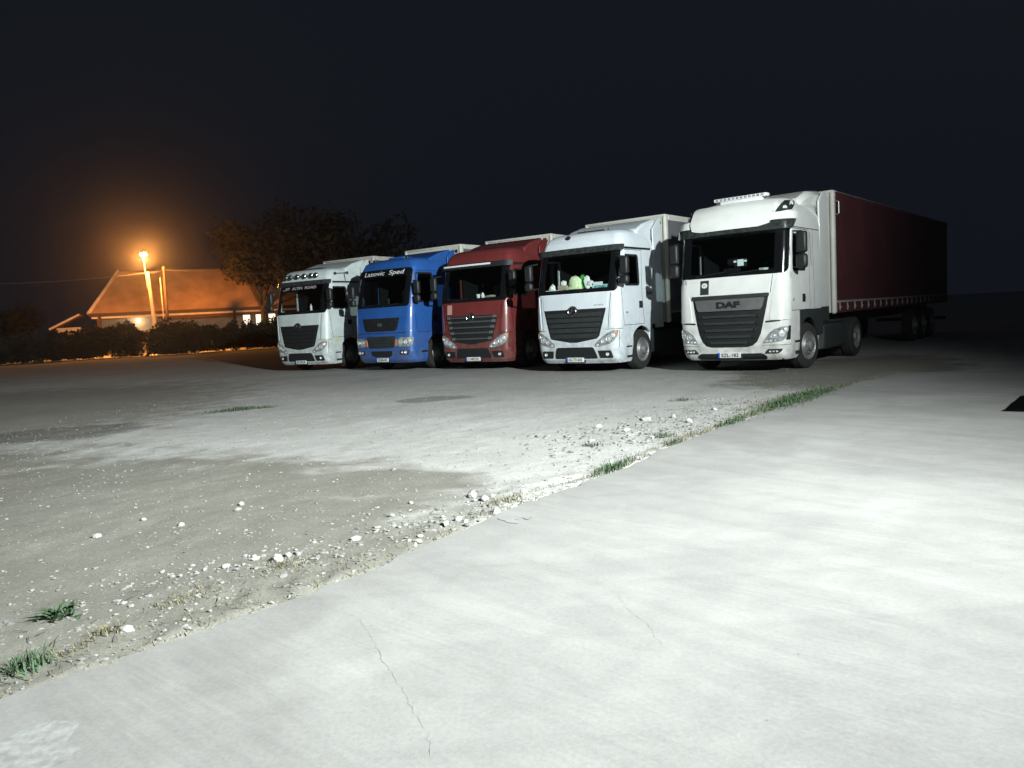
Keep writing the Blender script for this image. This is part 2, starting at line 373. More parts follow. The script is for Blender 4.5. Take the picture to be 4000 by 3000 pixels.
crack([(-1.24, 4.27), (-1.02, 3.95), (-.84, 3.81), (-.75, 3.58), (-.65, 3.32), (-.51, 3.0), (-.42, 2.77), (-.38, 2.68), (-.33, 2.45)], .0010)
crack([(.49, 4.04), (.52, 3.71), (.59, 3.51), (.59, 3.4), (.63, 3.2)], .0009)
STAIN = mat('damp_stain', (.25, .255, .25), .85, var=.15, scale=9)
def stain(cx, cy, a, c, ang, name='stain', m=STAIN, z=.0238):
    mb = MB(); n = 40; vs = [(cx, cy, z)]
    for i in range(n):
        t = 2*math.pi*i/n; r = 1+.28*math.sin(3*t+cx)+.18*math.sin(5*t+1)+random.uniform(-.06, .06)
        u, v = a*r*math.cos(t), c*r*math.sin(t); vs.append((cx+u*math.cos(ang)-v*math.sin(ang), cy+u*math.sin(ang)+v*math.cos(ang), z))
    mb.add(vs, [(0, i+1, (i+1) % n+1) for i in range(n)]); return mb.obj(name, m, sl)
stain(-.07, 5.55, .06, .10, .3); stain(.06, 5.56, .03, .035, 0)
SPALL = mat('spalled_concrete', (.25, .253, .243), .95, var=.25, scale=30, bump=.15, bscale=60)
stain(-1.93, 2.63, .3, .2, .1, 'spalled_patch', SPALL)

# ------------------------------------------------------------------ stones and grit
STONE = mat('pale_stone', (.34, .34, .325), .9, var=.3, scale=5, bump=.5, bscale=30)
STONE2 = mat('grit_stone', (.22, .22, .208), .92, var=.45, scale=3)
ICO = bmesh.new(); bmesh.ops.create_icosphere(ICO, subdivisions=1, radius=1); ICO.verts.ensure_lookup_table()
IV = np.array([v.co[:] for v in ICO.verts]); IF = np.array([[v.index for v in f.verts] for f in ICO.faces]); ICO.free()
def scatter(name, P, r, m, label=None, flat=.6):
    n = len(P); Vs = np.repeat(IV[None], n, 0)*(1+rng.uniform(-.35, .35, (n, len(IV), 1)))
    sc = r[:, None]*np.stack([rng.uniform(.7, 1.4, n), rng.uniform(.7, 1.3, n), rng.uniform(.4, .8, n)*flat*1.3], 1)
    Vs = Vs*sc[:, None]; a = rng.uniform(0, 6.3, n); ca, sa = np.cos(a)[:, None], np.sin(a)[:, None]
    x = Vs[..., 0]*ca-Vs[..., 1]*sa; y = Vs[..., 0]*sa+Vs[..., 1]*ca
    Vs = np.stack([x+P[:, :1], y+P[:, 1:2], Vs[..., 2]+P[:, 2:3]], 2).reshape(-1, 3)
    Fs = (IF[None]+(np.arange(n)*len(IV))[:, None, None]).reshape(-1, 3)
    return np_obj(name, Vs, Fs, m)
def along(n, lo, hi, w, t0=0, t1=1):
    E_ = np.array(EDGE[2:]); seg = np.hypot(*np.diff(E_, axis=0).T); cum = np.r_[0, np.cumsum(seg)]; t = rng.uniform(t0, t1, n)*cum[-1]
    k = np.clip(np.searchsorted(cum, t)-1, 0, len(seg)-1); f = (t-cum[k])/seg[k]; p = E_[k]+(E_[k+1]-E_[k])*f[:, None]
    d = lo+(hi-lo)*rng.random(n)**w; return p+np.stack([-.79*d, .62*d], 1)
P = []
q = np.stack([rng.uniform(-9, 7, 16000), 3+rng.random(16000)**1.2*15], 1); P.append((q, .003+rng.random(16000)**3*.0135))
q = along(1900, .03, 1.1, 1.6, 0, .8); P.append((q, .003+rng.random(1900)**4*.018))
q = np.array([1.75, 9.6])+rng.normal(0, 1, (900, 2))@np.array([[.75, .55], [-.35, .4]]); P.append((q, .006+rng.random(900)**2*.03))
q = np.array([2.9, 11.2])+rng.normal(0, 1, (450, 2))@np.array([[.7, .65], [-.3, .3]]); P.append((q, .006+rng.random(450)**2*.025))
q = np.array([-1.55, 4.95])+rng.normal(0, 1, (170, 2))@np.array([[.33, .2], [-.1, .14]]); P.append((q, .006+rng.random(170)**2*.018))
q = np.array([-.45, 5.75])+rng.normal(0, 1, (260, 2))@np.array([[.3, .42], [-.16, .14]]); P.append((q, .006+rng.random(260)**2*.02))
q = np.array([-2.1, 4.4])+rng.normal(0, 1, (200, 2))*[.4, .4]; P.append((q, .004+rng.random(200)**2*.012))
q = np.concatenate([a for a, _ in P]); r = np.concatenate([b for _, b in P])
ok = edge_dist(q[:, 0], q[:, 1]) > .02; q = q[ok]; r = r[ok]
z = gheight(q[:, 0], q[:, 1])
tag(scatter('gravel', np.c_[q, z+r*.15], r, STONE2), 'loose pale grit and small gravel strewn over the yard', 'gravel', kind='stuff')
def stone(x, y, r):
    V_ = IV*(1+rng.uniform(-.3, .3, (len(IV), 1)))*[r*rng.uniform(.9, 1.4), r*rng.uniform(.7, 1.1), r*rng.uniform(.55, .8)]
    a = rng.uniform(0, 6.3); V_ = np.stack([V_[:, 0]*math.cos(a)-V_[:, 1]*math.sin(a), V_[:, 0]*math.sin(a)+V_[:, 1]*math.cos(a), V_[:, 2]], 1)
    me = bpy.data.meshes.new('stone'); me.from_pydata(V_.tolist(), [], IF.tolist()); me.materials.append(STONE)
    o = link('stone', me); o.location = (x, y, float(gheight(x, y))+r*.35)
    sub = o.modifiers.new('s', 'BEVEL'); sub.width = r*.07; sub.segments = 1
    return o
for i, (x, y, r) in enumerate([(-2.04, 3.81, .034), (-1.76, 4.96, .026), (-1.61, 4.91, .04), (-1.9, 4.8, .03), (-1.16, 5.3, .034), (-.71, 5.16, .034), (-.39, 6.4, .055), (-.28, 6.22, .05),
        (-.18, 5.82, .045), (-.54, 5.52, .034), (-.62, 5.0, .02), (-.71, 5.28, .022), (-1.5, 5.03, .026), (-2.03, 4.78, .02), (-.46, 5.68, .03), (-.4, 5.59, .026), (1.8, 10.43, .06), (2.3, 9.99, .055),
        (-2.3, 4.79, .018), (-1.55, 4.99, .03), (-.22, 6.35, .03), (.0, 6.14, .02), (-2.39, 6.41, .035), (-3.25, 5.78, .035), (-3.11, 6.23, .03), (-2.44, 6.64, .03), (1.4, 9.5, .05), (1.1, 9.9, .05), (2.2, 10.5, .055),
        (2.9, 11.0, .05), (1.6, 8.9, .04), (.9, 8.9, .04), (-2.7, 6.0, .025), (-1.0, 5.9, .025), (-.9, 6.3, .02)]):
    if i == 0: lab, grp = 'single pale stone lying on the dirt between the dry tuft and the slab edge', None
    elif y < 5.4 and x < -.6: lab, grp = 'pale stone in the scatter along the slab edge', 'stones along the slab edge'
    elif y > 8.5: lab, grp = 'pale chunk in the rubble heap beside the grassy slab edge', 'stones in the rubble heap'
    elif i in (6, 7): lab, grp = 'large white stone, one of two lying side by side on the gravel', 'pair of large white stones'
    else: lab, grp = 'pale stone lying out on the gravel', 'stones out on the gravel'
    tag(stone(x, y, r), lab, 'stone', grp)

# ------------------------------------------------------------------ grass
GRASS = mat('green_grass', (.05, .092, .042), .75, var=.35, scale=30)
GRASSD = mat('dull_grass', (.05, .075, .04), .8, var=.4, scale=30)
DRY = mat('dry_grass', (.16, .145, .085), .85, var=.35, scale=30)
def blades(P, h, lean, w):
    n = len(P); a = rng.uniform(0, 6.3, n); d = np.stack([np.cos(a), np.sin(a), np.zeros(n)], 1); s = np.stack([-np.sin(a), np.cos(a), np.zeros(n)], 1)
    hh = (np.asarray(h)*rng.uniform(.45, 1.1, n))[:, None]; ww = w*rng.uniform(.6, 1.3, n)[:, None]; ln = lean*rng.uniform(.3, 1.3, n)[:, None]
    up = np.array([0, 0, 1.]); mid = P+up*hh*.6+d*hh*ln*.4; tip = P+up*hh*(1-.3*ln)+d*hh*ln
    V_ = np.stack([P-s*ww, P+s*ww, mid-s*ww*.7, mid+s*ww*.7, tip], 1).reshape(-1, 3); o = np.arange(n)*5
    F_ = [(i, i+1, i+3, i+2) for i in o]+[(i+2, i+3, i+4) for i in o]; return V_, F_
def tuft(name, cx, cy, sx, sy, ang, n, h, m, label, cat, group=None, lean=.7, w=.004, kind=None):
    q = rng.normal(0, 1, (n, 2))*[sx, sy]; q = np.stack([q[:, 0]*math.cos(ang)-q[:, 1]*math.sin(ang), q[:, 0]*math.sin(ang)+q[:, 1]*math.cos(ang)], 1)
    P_ = np.c_[q, gheight(cx+q[:, 0], cy+q[:, 1])-.005]; hs_ = h*np.exp(-((q[:, 0]/max(sx, 1e-3)/2.2)**2))
    V_, F_ = blades(P_, hs_, lean, w); o = np_obj(name, V_, F_, m); o.location = (cx, cy, 0); return tag(o, label, cat, group, kind or 'stuff')
tuft('weed', -2.54, 4.08, .05, .03, 0, 60, .10, GRASS, 'low bright green leafy weed growing alone on the dirt', 'weed', lean=1.4, w=.010)
tuft('grass_tuft', -2.32, 3.44, .06, .05, .6, 130, .11, GRASS, 'upright green grass tuft at the slab edge with dry stalks round it', 'grass tuft', lean=.7, w=.004)
tuft('dry_grass_tuft', -2.13, 3.80, .05, .04, .6, 90, .07, DRY, 'dry straw tuft next to the single pale stone', 'grass tuft', lean=.9, w=.003)
tuft('dry_grass_tuft', -2.24, 3.60, .07, .03, .8, 80, .05, DRY, 'short dry tuft between the green tuft and the stone', 'grass tuft', lean=1, w=.003)
tuft('dry_grass_tuft', -1.50, 4.78, .14, .08, .7, 140, .06, DRY, 'flattened dry weeds below the white rubble on the dirt', 'grass tuft', lean=1.3, w=.003)
tuft('dry_grass_tuft', -1.93, 4.25, .13, .08, .8, 140, .05, DRY, 'flattened dry weeds on the bare dirt by the slab', 'grass tuft', lean=1.3, w=.003)
tuft('grass_tuft', -.08, 6.13, .12, .10, .9, 160, .07, DRY, 'yellowish tuft at the slab edge beyond the two white stones', 'grass tuft', lean=.8, w=.004)
tuft('grass_tuft', .94, 7.28, .22, .04, .93, 260, .10, GRASS, 'narrow green grass strip midway along the slab edge', 'grass tuft', lean=.7, w=.005)
tuft('grass_tuft', 2.80, 9.62, .22, .07, .9, 300, .11, GRASS, 'small green grass clump at the slab edge just before the long green strip', 'grass tuft', lean=.7, w=.006)
tuft('grass_strip', 4.35, 11.52, .85, .11, .87, 1700, .15, GRASS, 'long lush green grass strip at the slab edge in front of the rightmost truck', 'grass tuft', lean=.7, w=.007)
tuft('dry_grass_strip', 4.2, 11.45, .95, .16, .87, 700, .13, DRY, 'dry straw stalks mixed into the long green strip at the slab edge', 'grass tuft', lean=.9, w=.005)
tuft('dry_grass_tuft', 2.15, 8.98, .5, .08, .9, 260, .07, DRY, 'dry stalks along the slab edge beside the rubble heap', 'grass tuft', lean=1, w=.004)
tuft('grass_tuft', -5.35, 14.72, .32, .10, .35, 330, .10, GRASSD, 'dark green grass patch out on the grey gravel', 'grass tuft', lean=.8, w=.008)
tuft('grass_tuft', -4.85, 14.95, .12, .05, .3, 80, .07, GRASSD, 'tiny dark grass tuft beside the dark green patch', 'grass tuft', lean=.8, w=.008)
tuft('grass_tuft', 1.78, 8.40, .10, .06, .9, 100, .09, GRASSD, 'dull weed tuft among rubble right at the slab edge', 'grass tuft', lean=.8, w=.006)
tuft('grass_tuft', 1.72, 8.95, .10, .06, .2, 70, .09, GRASSD, 'dull weed tuft among the rubble set back from the slab', 'grass tuft', lean=.8, w=.006)
tuft('grass_tuft', .87, 8.64, .08, .04, .2, 50, .07, GRASSD, 'sparse dull weed on the gravel at the start of the rubble heap', 'grass tuft', lean=.8, w=.006)
tuft('grass_tuft', 2.75, 12.3, .12, .06, .2, 70, .08, GRASSD, 'sparse dull weed on the gravel in front of the second white truck', 'grass tuft', lean=.8, w=.006)
q = np.concatenate([along(2200, .0, .16, 1.8, .3, .95), along(700, .0, .3, 1.5, 0, .4)]); q = q[edge_dist(q[:, 0], q[:, 1]) > .0]
V_, F_ = blades(np.c_[q, gheight(q[:, 0], q[:, 1])], .02+.04*rng.random(len(q))**2, .9, .003)
tag(np_obj('edge_weeds', V_, F_, DRY), 'thin dry weeds growing in the joint along the slab', 'weeds', kind='stuff')
TWIG = mat('twig_brown', (.06, .05, .035), .9)
tw = MB()
for i in range(70):
    p = along(1, .1, .9, 1, 0, .22)[0]; a = random.uniform(0, 6.3); l = random.uniform(.03, .09); zz = float(gheight(p[0], p[1]))+.006
    tw.tube((p[0], p[1], zz), (p[0]+l*math.cos(a), p[1]+l*math.sin(a), zz+random.uniform(0, .02)), .002, .0012, 4)
tag(tw.obj('plant_litter', TWIG), 'dark dead stalks littering the dirt beside the slab', 'litter', kind='stuff')
SHADEM = mat('shadow_black', (.004, .004, .004), .9, spec=0)  # added wedge: a shadow on the slab made as a black shape
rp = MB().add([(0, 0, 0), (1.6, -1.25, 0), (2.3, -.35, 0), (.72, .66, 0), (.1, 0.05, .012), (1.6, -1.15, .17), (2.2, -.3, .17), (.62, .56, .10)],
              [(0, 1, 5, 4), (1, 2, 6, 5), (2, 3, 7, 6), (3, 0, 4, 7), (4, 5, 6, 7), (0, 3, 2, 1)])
o = rp.obj('shadow_wedge', SHADEM, bevel=.006); o.location = (5.98, 9.33, .022); tag(o, 'flat black wedge standing in for a shadow on the concrete slab', 'shadow stand-in')

# ------------------------------------------------------------------ trucks
class Prof:
    """Cab skin: for each height z the half width w, front set-back f, corner radius r and bow c of the nose."""
    def __init__(s, keys): s.k = np.array(keys, float)
    def at(s, z):
        k = s.k; return [float(np.interp(z, k[:, 0], k[:, i])) for i in (1, 2, 3, 4)]       # f, w, r, c
    def P(s, q, z, off=0):
        f, w, r, c = s.at(z); a = w-r; sg = 1 if q >= 0 else -1; q = abs(q)
        if q <= a:
            x, y = q, f+c*(q/a)**2; t = 2*c*q/a**2; n = Vector((t, -1, 0)).normalized()
        elif q <= a+1.5708*r:
            t = (q-a)/r; t0 = math.atan(2*c/a); x = a+r*math.sin(t); y = f+c+r-r*math.cos(t); n = Vector((math.sin(max(t, t0)), -math.cos(max(t, t0)), 0))
        else:
            x, y = w, f+c+r+(q-a-1.5708*r); n = Vector((1, 0, 0))
        return Vector(((x+n.x*off)*sg, y+n.y*off, z))
    def s_of_y(s, y, z):
        f, w, r, c = s.at(z); return w-r+1.5708*r+(y-f-c-r)
def rows(pts, rad=0):
    """outline rows (z, left, right) from corner rows, with rounded corners"""
    pts = sorted(pts); z0, z1 = pts[0][0], pts[-1][0]; zs = set(p[0] for p in pts)
    n = max(2, int((z1-z0)/.06)); zs |= {z0+(z1-z0)*i/n for i in range(n+1)}
    if rad: zs |= {z0+rad*k for k in (.08, .3, .6, 1)} | {z1-rad*k for k in (.08, .3, .6, 1)}
    Z = np.array(pts); out = []
    for z in sorted(zs):
        l = float(np.interp(z, Z[:, 0], Z[:, 1])); r = float(np.interp(z, Z[:, 0], Z[:, 2])); i = 0
        for d in (z-z0, z1-z):
            if rad and d < rad: i = max(i, rad-math.sqrt(max(0, rad*rad-(rad-d)**2)))
        i = min(i, (r-l)*.49); out.append((z, l+i, r-i))
    return out
def mir(pts): return [(z, -r, -l) for z, l, r in pts]
def patch(pr, name, pts, m, parent, off=.004, depth=.02, rad=0, ncol=None, bow=0):
    rw = rows(pts, rad); W = max(r-l for _, l, r in rw); n = ncol or max(2, int(W/.07)); mb = MB(); vs = []; H = len(rw)
    for z, l, r in rw:
        for j in range(n+1):
            t = j/n; o = off+bow*(1-(2*t-1)**2); vs.append(pr.P(l+(r-l)*t, z, o))
    for z, l, r in rw:
        for j in range(n+1): vs.append(pr.P(l+(r-l)*j/n, z, off-depth))
    N = n+1; B = H*N; fs = []
    for i in range(H-1):
        for j in range(n):
            a = i*N+j; fs += [(a, a+1, a+N+1, a+N)]
    rim = [j for j in range(N)]+[i*N+n for i in range(1, H)]+[(H-1)*N+j for j in range(n-1, -1, -1)]+[i*N for i in range(H-2, 0, -1)]
    fs += [(rim[i], rim[(i+1) % len(rim)], B+rim[(i+1) % len(rim)], B+rim[i]) for i in range(len(rim))]
    mb.add(vs, fs); return mb.obj(name, m, parent)
def text_mesh(txt, h, width=None, shear=0, bold=0):
    cu = bpy.data.curves.new('t', 'FONT'); cu.body = txt; cu.size = h; cu.align_x = 'CENTER'; cu.shear = shear; cu.offset = bold
    o = bpy.data.objects.new('t', cu); C.objects.link(o); dg = bpy.context.evaluated_depsgraph_get(); me = bpy.data.meshes.new_from_object(o.evaluated_get(dg))
    bpy.data.objects.remove(o); V_ = np.array([v.co[:2] for v in me.vertices]); F_ = [tuple(p.vertices) for p in me.polygons]; bpy.data.meshes.remove(me)
    V_[:, 0] -= (V_[:, 0].min()+V_[:, 0].max())/2; V_[:, 1] -= (V_[:, 1].min()+V_[:, 1].max())/2
    if width: V_[:, 0] *= width/(V_[:, 0].max()-V_[:, 0].min())
    return V_, F_
def text_on(pr, name, txt, xc, zc, h, m, parent, off, width=None, shear=0, bold=0):
    V_, F_ = text_mesh(txt, h, width, shear, bold)
    return np_obj(name, [tuple(pr.P(xc+x, zc+y, off)) for x, y in V_], F_, m, parent)
def plate(pr, t, xc, zc, txt, y=None):
    yy = (pr.P(xc, zc).y if y is None else y)-.03
    p_ = MB().box(xc-.26, xc+.26, yy, yy+.03, zc-.057, zc+.057).obj('licence_plate', PLATE, t, .006)
    MB().box(xc-.257, xc-.215, yy-.003, yy, zc-.054, zc+.054).obj('country_band', PLBLUE, p_)
    V_, F_ = text_mesh(txt, .1, .40, bold=.002); np_obj('plate_lettering', [(xc+.02+x, yy-.004, zc+z_) for x, z_ in V_], F_, INK, p_)
    MB().box(xc-.30, xc+.30, yy+.03, yy+.05, zc-.075, zc+.075).obj('plate_holder', BLACKP, t)
def cab_shell(pr, m, t, yb, ws, wz, win, zsplit, yarch, ztop_rows):
    """skin with real openings: ws = half width of the windscreen opening, wz = its z range, win = side window (y0,y1,z0,z1)"""
    zs = sorted(set([round(v, 3) for v in list(np.arange(pr.k[0, 0], pr.k[-1, 0], .075))+[wz[0], wz[1], win[2], win[3], zsplit]+list(pr.k[:, 0])]))
    zs = [z for i, z in enumerate(zs) if i == 0 or z-zs[i-1] > .012 or z in (wz[0], wz[1], win[2], win[3], zsplit)]
    ysd = sorted(set([win[0], win[1], yarch, yb]+[1.05, 1.5, 1.9])); ysd = [y for y in ysd if y <= yb]
    cols = [('x', v) for v in np.linspace(0, ws, 9)]+[('l', v) for v in (.5, 1)]+[('a', v) for v in np.linspace(.17, 1.57, 7)]+[('y', v) for v in ysd]
    full = [(k, v, -1) for k, v in cols[:0:-1]]+[(k, v, 1) for k, v in cols]
    vs = []; 
    for z in zs:
        f, w, r, c = pr.at(z); a = w-r
        for k, v, sg in full:
            q = v if k == 'x' else ws+(a-ws)*v if k == 'l' else a+r*v if k == 'a' else pr.s_of_y(v, z)
            vs.append(pr.P(q*sg if q else 0, z))
    n = len(full); fs = []
    for i in range(len(zs)-1):
        zm = (zs[i]+zs[i+1])/2
        for j in range(n-1):
            k0, v0, s0 = full[j]; k1, v1, s1 = full[j+1]
            if k0 == 'x' and k1 == 'x' and wz[0] < zm < wz[1]: continue
            if k0 == 'y' and k1 == 'y':
                ym = (v0+v1)/2
                if win[0] < ym < win[1] and win[2] < zm < win[3]: continue
            if zm < zsplit and max(v0 if k0 == 'y' else 0, v1 if k1 == 'y' else 0) > yarch: continue
            a = i*n+j; fs.append((a, a+1, a+n+1, a+n))
    top = [(len(zs)-1)*n+j for j in range(n)]; fs.append(tuple(top))
    isp = next(i for i, z in enumerate(zs) if z >= zsplit)
    for i in range(isp, len(zs)-1): fs.append((i*n, i*n+n-1, (i+1)*n+n-1, (i+1)*n))            # back wall
    return MB().add(vs, fs).obj('cab_body', m, t, smooth=40)
def frame_ring(pr, name, outer, inner, m, t, off=.005, n=14, side=1, y=False):
    """flat surround between two rounded rectangles on the skin; outer/inner = (s0,s1,z0,z1,rad)"""
    def pts(R_):
        s0, s1, z0, z1, r = R_; out = []
        for cx, cz, a0 in ((s1-r, z1-r, 0), (s0+r, z1-r, 90), (s0+r, z0+r, 180), (s1-r, z0+r, 270)):
            for k in range(5):
                a = R(a0+22.5*k); out.append((cx+r*math.cos(a), cz+r*math.sin(a)))
        # subdivide long sides
        o2 = []
        for i in range(len(out)):
            p, q = out[i], out[(i+1) % len(out)]; k = 12 if i % 5 == 4 else 1
            o2 += [(p[0]+(q[0]-p[0])*j/k, p[1]+(q[1]-p[1])*j/k) for j in range(k)]
        return o2
    a, b = pts(outer), pts(inner); N = len(a); vs = []; K = 8
    put_ = lambda u, z, o: vs.append(pr.P(pr.s_of_y(u, z)*side if y else u, z, o))
    for k in range(K+1):
        for (u0, z0), (u1, z1) in zip(a, b): put_(u0+(u1-u0)*k/K, z0+(z1-z0)*k/K, off)
    for u, z in a: put_(u, z, -.015)
    for u, z in b: put_(u, z, -.02)
    fs = []
    for i in range(N):
        j = (i+1) % N; fs += [(k*N+i, k*N+j, (k+1)*N+j, (k+1)*N+i) for k in range(K)]
        fs += [(i, j, (K+1)*N+j, (K+1)*N+i), (K*N+i, K*N+j, (K+2)*N+j, (K+2)*N+i)]
    return MB().add(vs, fs).obj(name, m, t)
def glass(pr, name, x0, x1, z0, z1, t, off=-.012, side=0):
    n = 14; zz = np.linspace(z0, z1, 9); vs = []
    for z in zz:
        for j in range(n+1):
            u = x0+(x1-x0)*j/n; vs.append(pr.P(pr.s_of_y(u, z)*side if side else u, z, off))
    return MB().add(vs, [(i*(n+1)+j, i*(n+1)+j+1, (i+1)*(n+1)+j+1, (i+1)*(n+1)+j) for i in range(8) for j in range(n)]).obj(name, SGLASS if side else GLASS, t)
_wheel = {}
def wheel(t, x, y, side, steer=0, dual=False, r=.505, plain=False):
    key = (side, dual, plain)
    w_ = empty('wheel', (0, 0, 0)); w_.parent = t; w_.location = (x, y, r); w_.rotation_euler = (0, 0, steer)
    if key not in _wheel:
        s = side; d = .56 if dual else .29
        ty = MB()
        for k in ([0, -.31] if dual else [0]):
            ty.lathe([(.30, (k)*s), (.40, (k+.005)*s), (.47, (k-.01)*s), (.497, (k-.04)*s), (.505, (k-.07)*s), (.495, (k-.10)*s), (.505, (k-.13)*s), (.505, (k-.2)*s), (.495, (k-.23)*s), (.497, (k-.25)*s), (.47, (k-.28)*s), (.30, (k-.29)*s)], n=36)
        rm = MB()
        if dual: rm.lathe([(.31, 0), (.295, -.01*s), (.275, -.03*s), (.265, -.12*s), (.2, -.14*s), (.13, -.12*s), (.12, -.02*s), (.10, 0), (0, .005*s)], n=30)
        else: rm.lathe([(.31, 0), (.298, .012*s), (.28, -.01*s), (.255, -.05*s), (.21, -.02*s), (.185, .02*s), (.15, .03*s), (.12, .03*s), (.115, .075*s), (.095, .09*s), (0, .095*s)], n=30)
        if not plain:
            for i in range(10):
                a = 2*math.pi*i/10; rr = .168; hx = (-.13 if dual else .025)*s
                rm.tube((hx, rr*math.cos(a), rr*math.sin(a)), (hx+.035*s, rr*math.cos(a), rr*math.sin(a)), .014, .012, 6)
        _wheel[key] = (ty.mesh('tyre', RUBBER), rm.mesh('rim', RIM))
    a, b = _wheel[key]; link('tyre', a, w_); link('rim', b, w_)
    return w_
def mirror(t, x, y, z, side, hi, lo, mcol=BLACKP):
    m = empty('mirror', (0, 0, 0)); m.parent = t
    if hi: MB().box(x-.11, x+.11, y-.05, y+.09, z, z+hi).obj('housing', mcol, m, .045); MB().box(x-.09, x+.09, y+.088, y+.096, z+.03, z+hi-.03).obj('mirror_glass', CHROME, m)
    if lo: MB().box(x-.12, x+.12, y-.07, y+.08, z-lo-.02, z-.02).obj('wide_angle_housing', mcol, m, .06)
    MB().path([(side*1.2, y+.12, z-lo+.03), (x, y+.05, z-lo+.0), (x, y+.03, z+hi), (side*1.2, y+.14, z+hi+.03)], .018).obj('arm', BLACKP, m)
    return m
def interior(t, yb, zd, wz, w=1.12, win=(.5, 1.22, 2.14, 2.9)):
    i = empty('cab_interior', (0, 0, 0)); i.parent = t
    MB().add([(-w, .55, 1.15), (w, .55, 1.15), (w, yb-.06, 1.15), (-w, yb-.06, 1.15), (-w, yb-.06, wz[1]+.05), (w, yb-.06, wz[1]+.05)], [(0, 1, 2, 3), (3, 2, 5, 4)]).obj('liner', INT, i)
    m = MB()
    for s in (-1, 1):
        for y0, y1, z0, z1 in ((.5, yb-.06, 1.15, win[2]), (.5, yb-.06, win[3], wz[1]+.05), (win[1], yb-.06, win[2], win[3])):
            m.add([(s*w, y0, z0), (s*w, y1, z0), (s*w, y1, z1), (s*w, y0, z1)], [(0, 1, 2, 3)])
    m.add([(-w, .45, wz[1]+.05), (w, .45, wz[1]+.05), (w, yb-.06, wz[1]+.05), (-w, yb-.06, wz[1]+.05)], [(0, 1, 2, 3)]); m.obj('side_liner', INT, i)
    MB().add([(-w, .22, zd-.14), (w, .22, zd-.14), (w, .42, zd), (-w, .42, zd), (w, .85, zd+.03), (-w, .85, zd+.03), (w, .9, zd-.5), (-w, .9, zd-.5)], [(0, 1, 2, 3), (3, 2, 4, 5), (5, 4, 6, 7)]).obj('dashboard', INT, i)
    for x in (-.62, .62):
        MB().box(x-.26, x+.26, 1.25, 1.75, 1.55, 1.7).box(x-.25, x+.25, 1.68, 1.85, 1.65, 2.35).box(x-.14, x+.14, 1.68, 1.8, 2.4, 2.6).obj('seat', SEATM, i, .05)
    m = MB(); cx, cy, cz = .62, .98, zd+.1
    for k in range(20):
        a, b = 2*math.pi*k/20, 2*math.pi*(k+1)/20; f = lambda q: (cx+.23*math.cos(q), cy+.16*math.sin(q)*-1+.02, cz+.16*math.sin(q))
        m.tube(f(a), f(b), .016, .016, 6)
    m.tube((cx-.22, cy, cz), (cx+.22, cy, cz), .02); m.obj('steering_wheel', INT, i)
def wiper(pr, t, x0, z0, x1, z1):
    n = 8; m = MB(); m.path([tuple(pr.P(x0+(x1-x0)*k/n, z0+(z1-z0)*k/n, .012)) for k in range(n+1)], .009, 5); m.obj('wiper', BLACKP, t)
def chassis(t, y0, y1, wb, ym):
    MB().box(-.42, -.34, y0, y1, .62, .9).box(.34, .42, y0, y1, .62, .9).box(-1.0, 1.0, wb-.06, wb+.06, .45, .56).box(-.95, .95, ym-.06, ym+.06, .42, .52).box(-.5, .5, y0+.2, 2, .5, 1.1).obj('chassis_frame', CHASS, t)
def tank(t, x0, x1, y0, y1, m=GREYP, z0=.33, z1=.93):
    MB().box(x0, x1, y0, y1, z0, z1).obj('fuel_tank', m, t, .07)
def arch_panel(t, side, w, y0, y1, yh, rad, zt, m, name='wheel_arch', zb=.6, thick=.05):
    vs = []; n = 26
    for k in range(n+1):
        y = y0+(y1-y0)*k/n; d = rad*rad-(y-yh)**2; zl = .505+math.sqrt(d) if d > 0 else zb
        zl = max(zl, zb) if d > 0 else zb
        zl = min(zl, zt-.004)
        vs += [(side*w, y, zl), (side*w, y, zt), (side*(w-thick), y, zl), (side*(w-thick), y, zt)]
    fs = []
    for k in range(n):
        a = 4*k; b = a+4; fs += [(a, a+1, b+1, b), (a, b, b+2, a+2), (a+1, a+3, b+3, b+1), (a+2, b+2, b+3, a+3)]
    fs += [(0, 2, 3, 1), (4*n, 4*n+1, 4*n+3, 4*n+2)]
    return MB().add(vs, fs).obj(name, m, t)
def gap(pr, t, q0, z0, q1, z1, w=.006, m=INK, off=.003):
    """thin dark panel gap between two skin points"""
    n = 10; vs = []; dz = z1-z0; dq = q1-q0; l = math.hypot(dz, dq); ux, uz = -dz/l*w, dq/l*w
    for k in range(n+1):
        f = k/n; q, z = q0+dq*f, z0+dz*f; vs += [pr.P(q-ux, z-uz, off), pr.P(q+ux, z+uz, off)]
    return MB().add(vs, [(2*k, 2*k+1, 2*k+3, 2*k+2) for k in range(n)]).obj('panel_gap', m, t)
def sidegap(pr, t, side, y0, z0, y1, z1, w=.006):
    return gap(pr, t, side*pr.s_of_y(y0, z0), z0, side*pr.s_of_y(y1, z1), z1, w)
def reflector(pr, lamp, q, z, r, m=REFL, off=.012):
    p_ = pr.P(q, z, off); n = (pr.P(q, z, off+.1)-p_).normalized(); mb = MB(); a = n.orthogonal().normalized(); b = n.cross(a); N = 14; vs = []
    for rr, h in ((1, 0), (.95, .008), (.7, -.004), (.35, .004), (0.02, .012)):
        for k in range(N):
            t_ = 2*math.pi*k/N; vs.append(p_+(a*math.cos(t_)+b*math.sin(t_))*r*rr+n*h)
    mb.add(vs, [(i*N+k, i*N+(k+1) % N, (i+1)*N+(k+1) % N, (i+1)*N+k) for i in range(4) for k in range(N)]); return mb.obj('reflector', m, lamp)
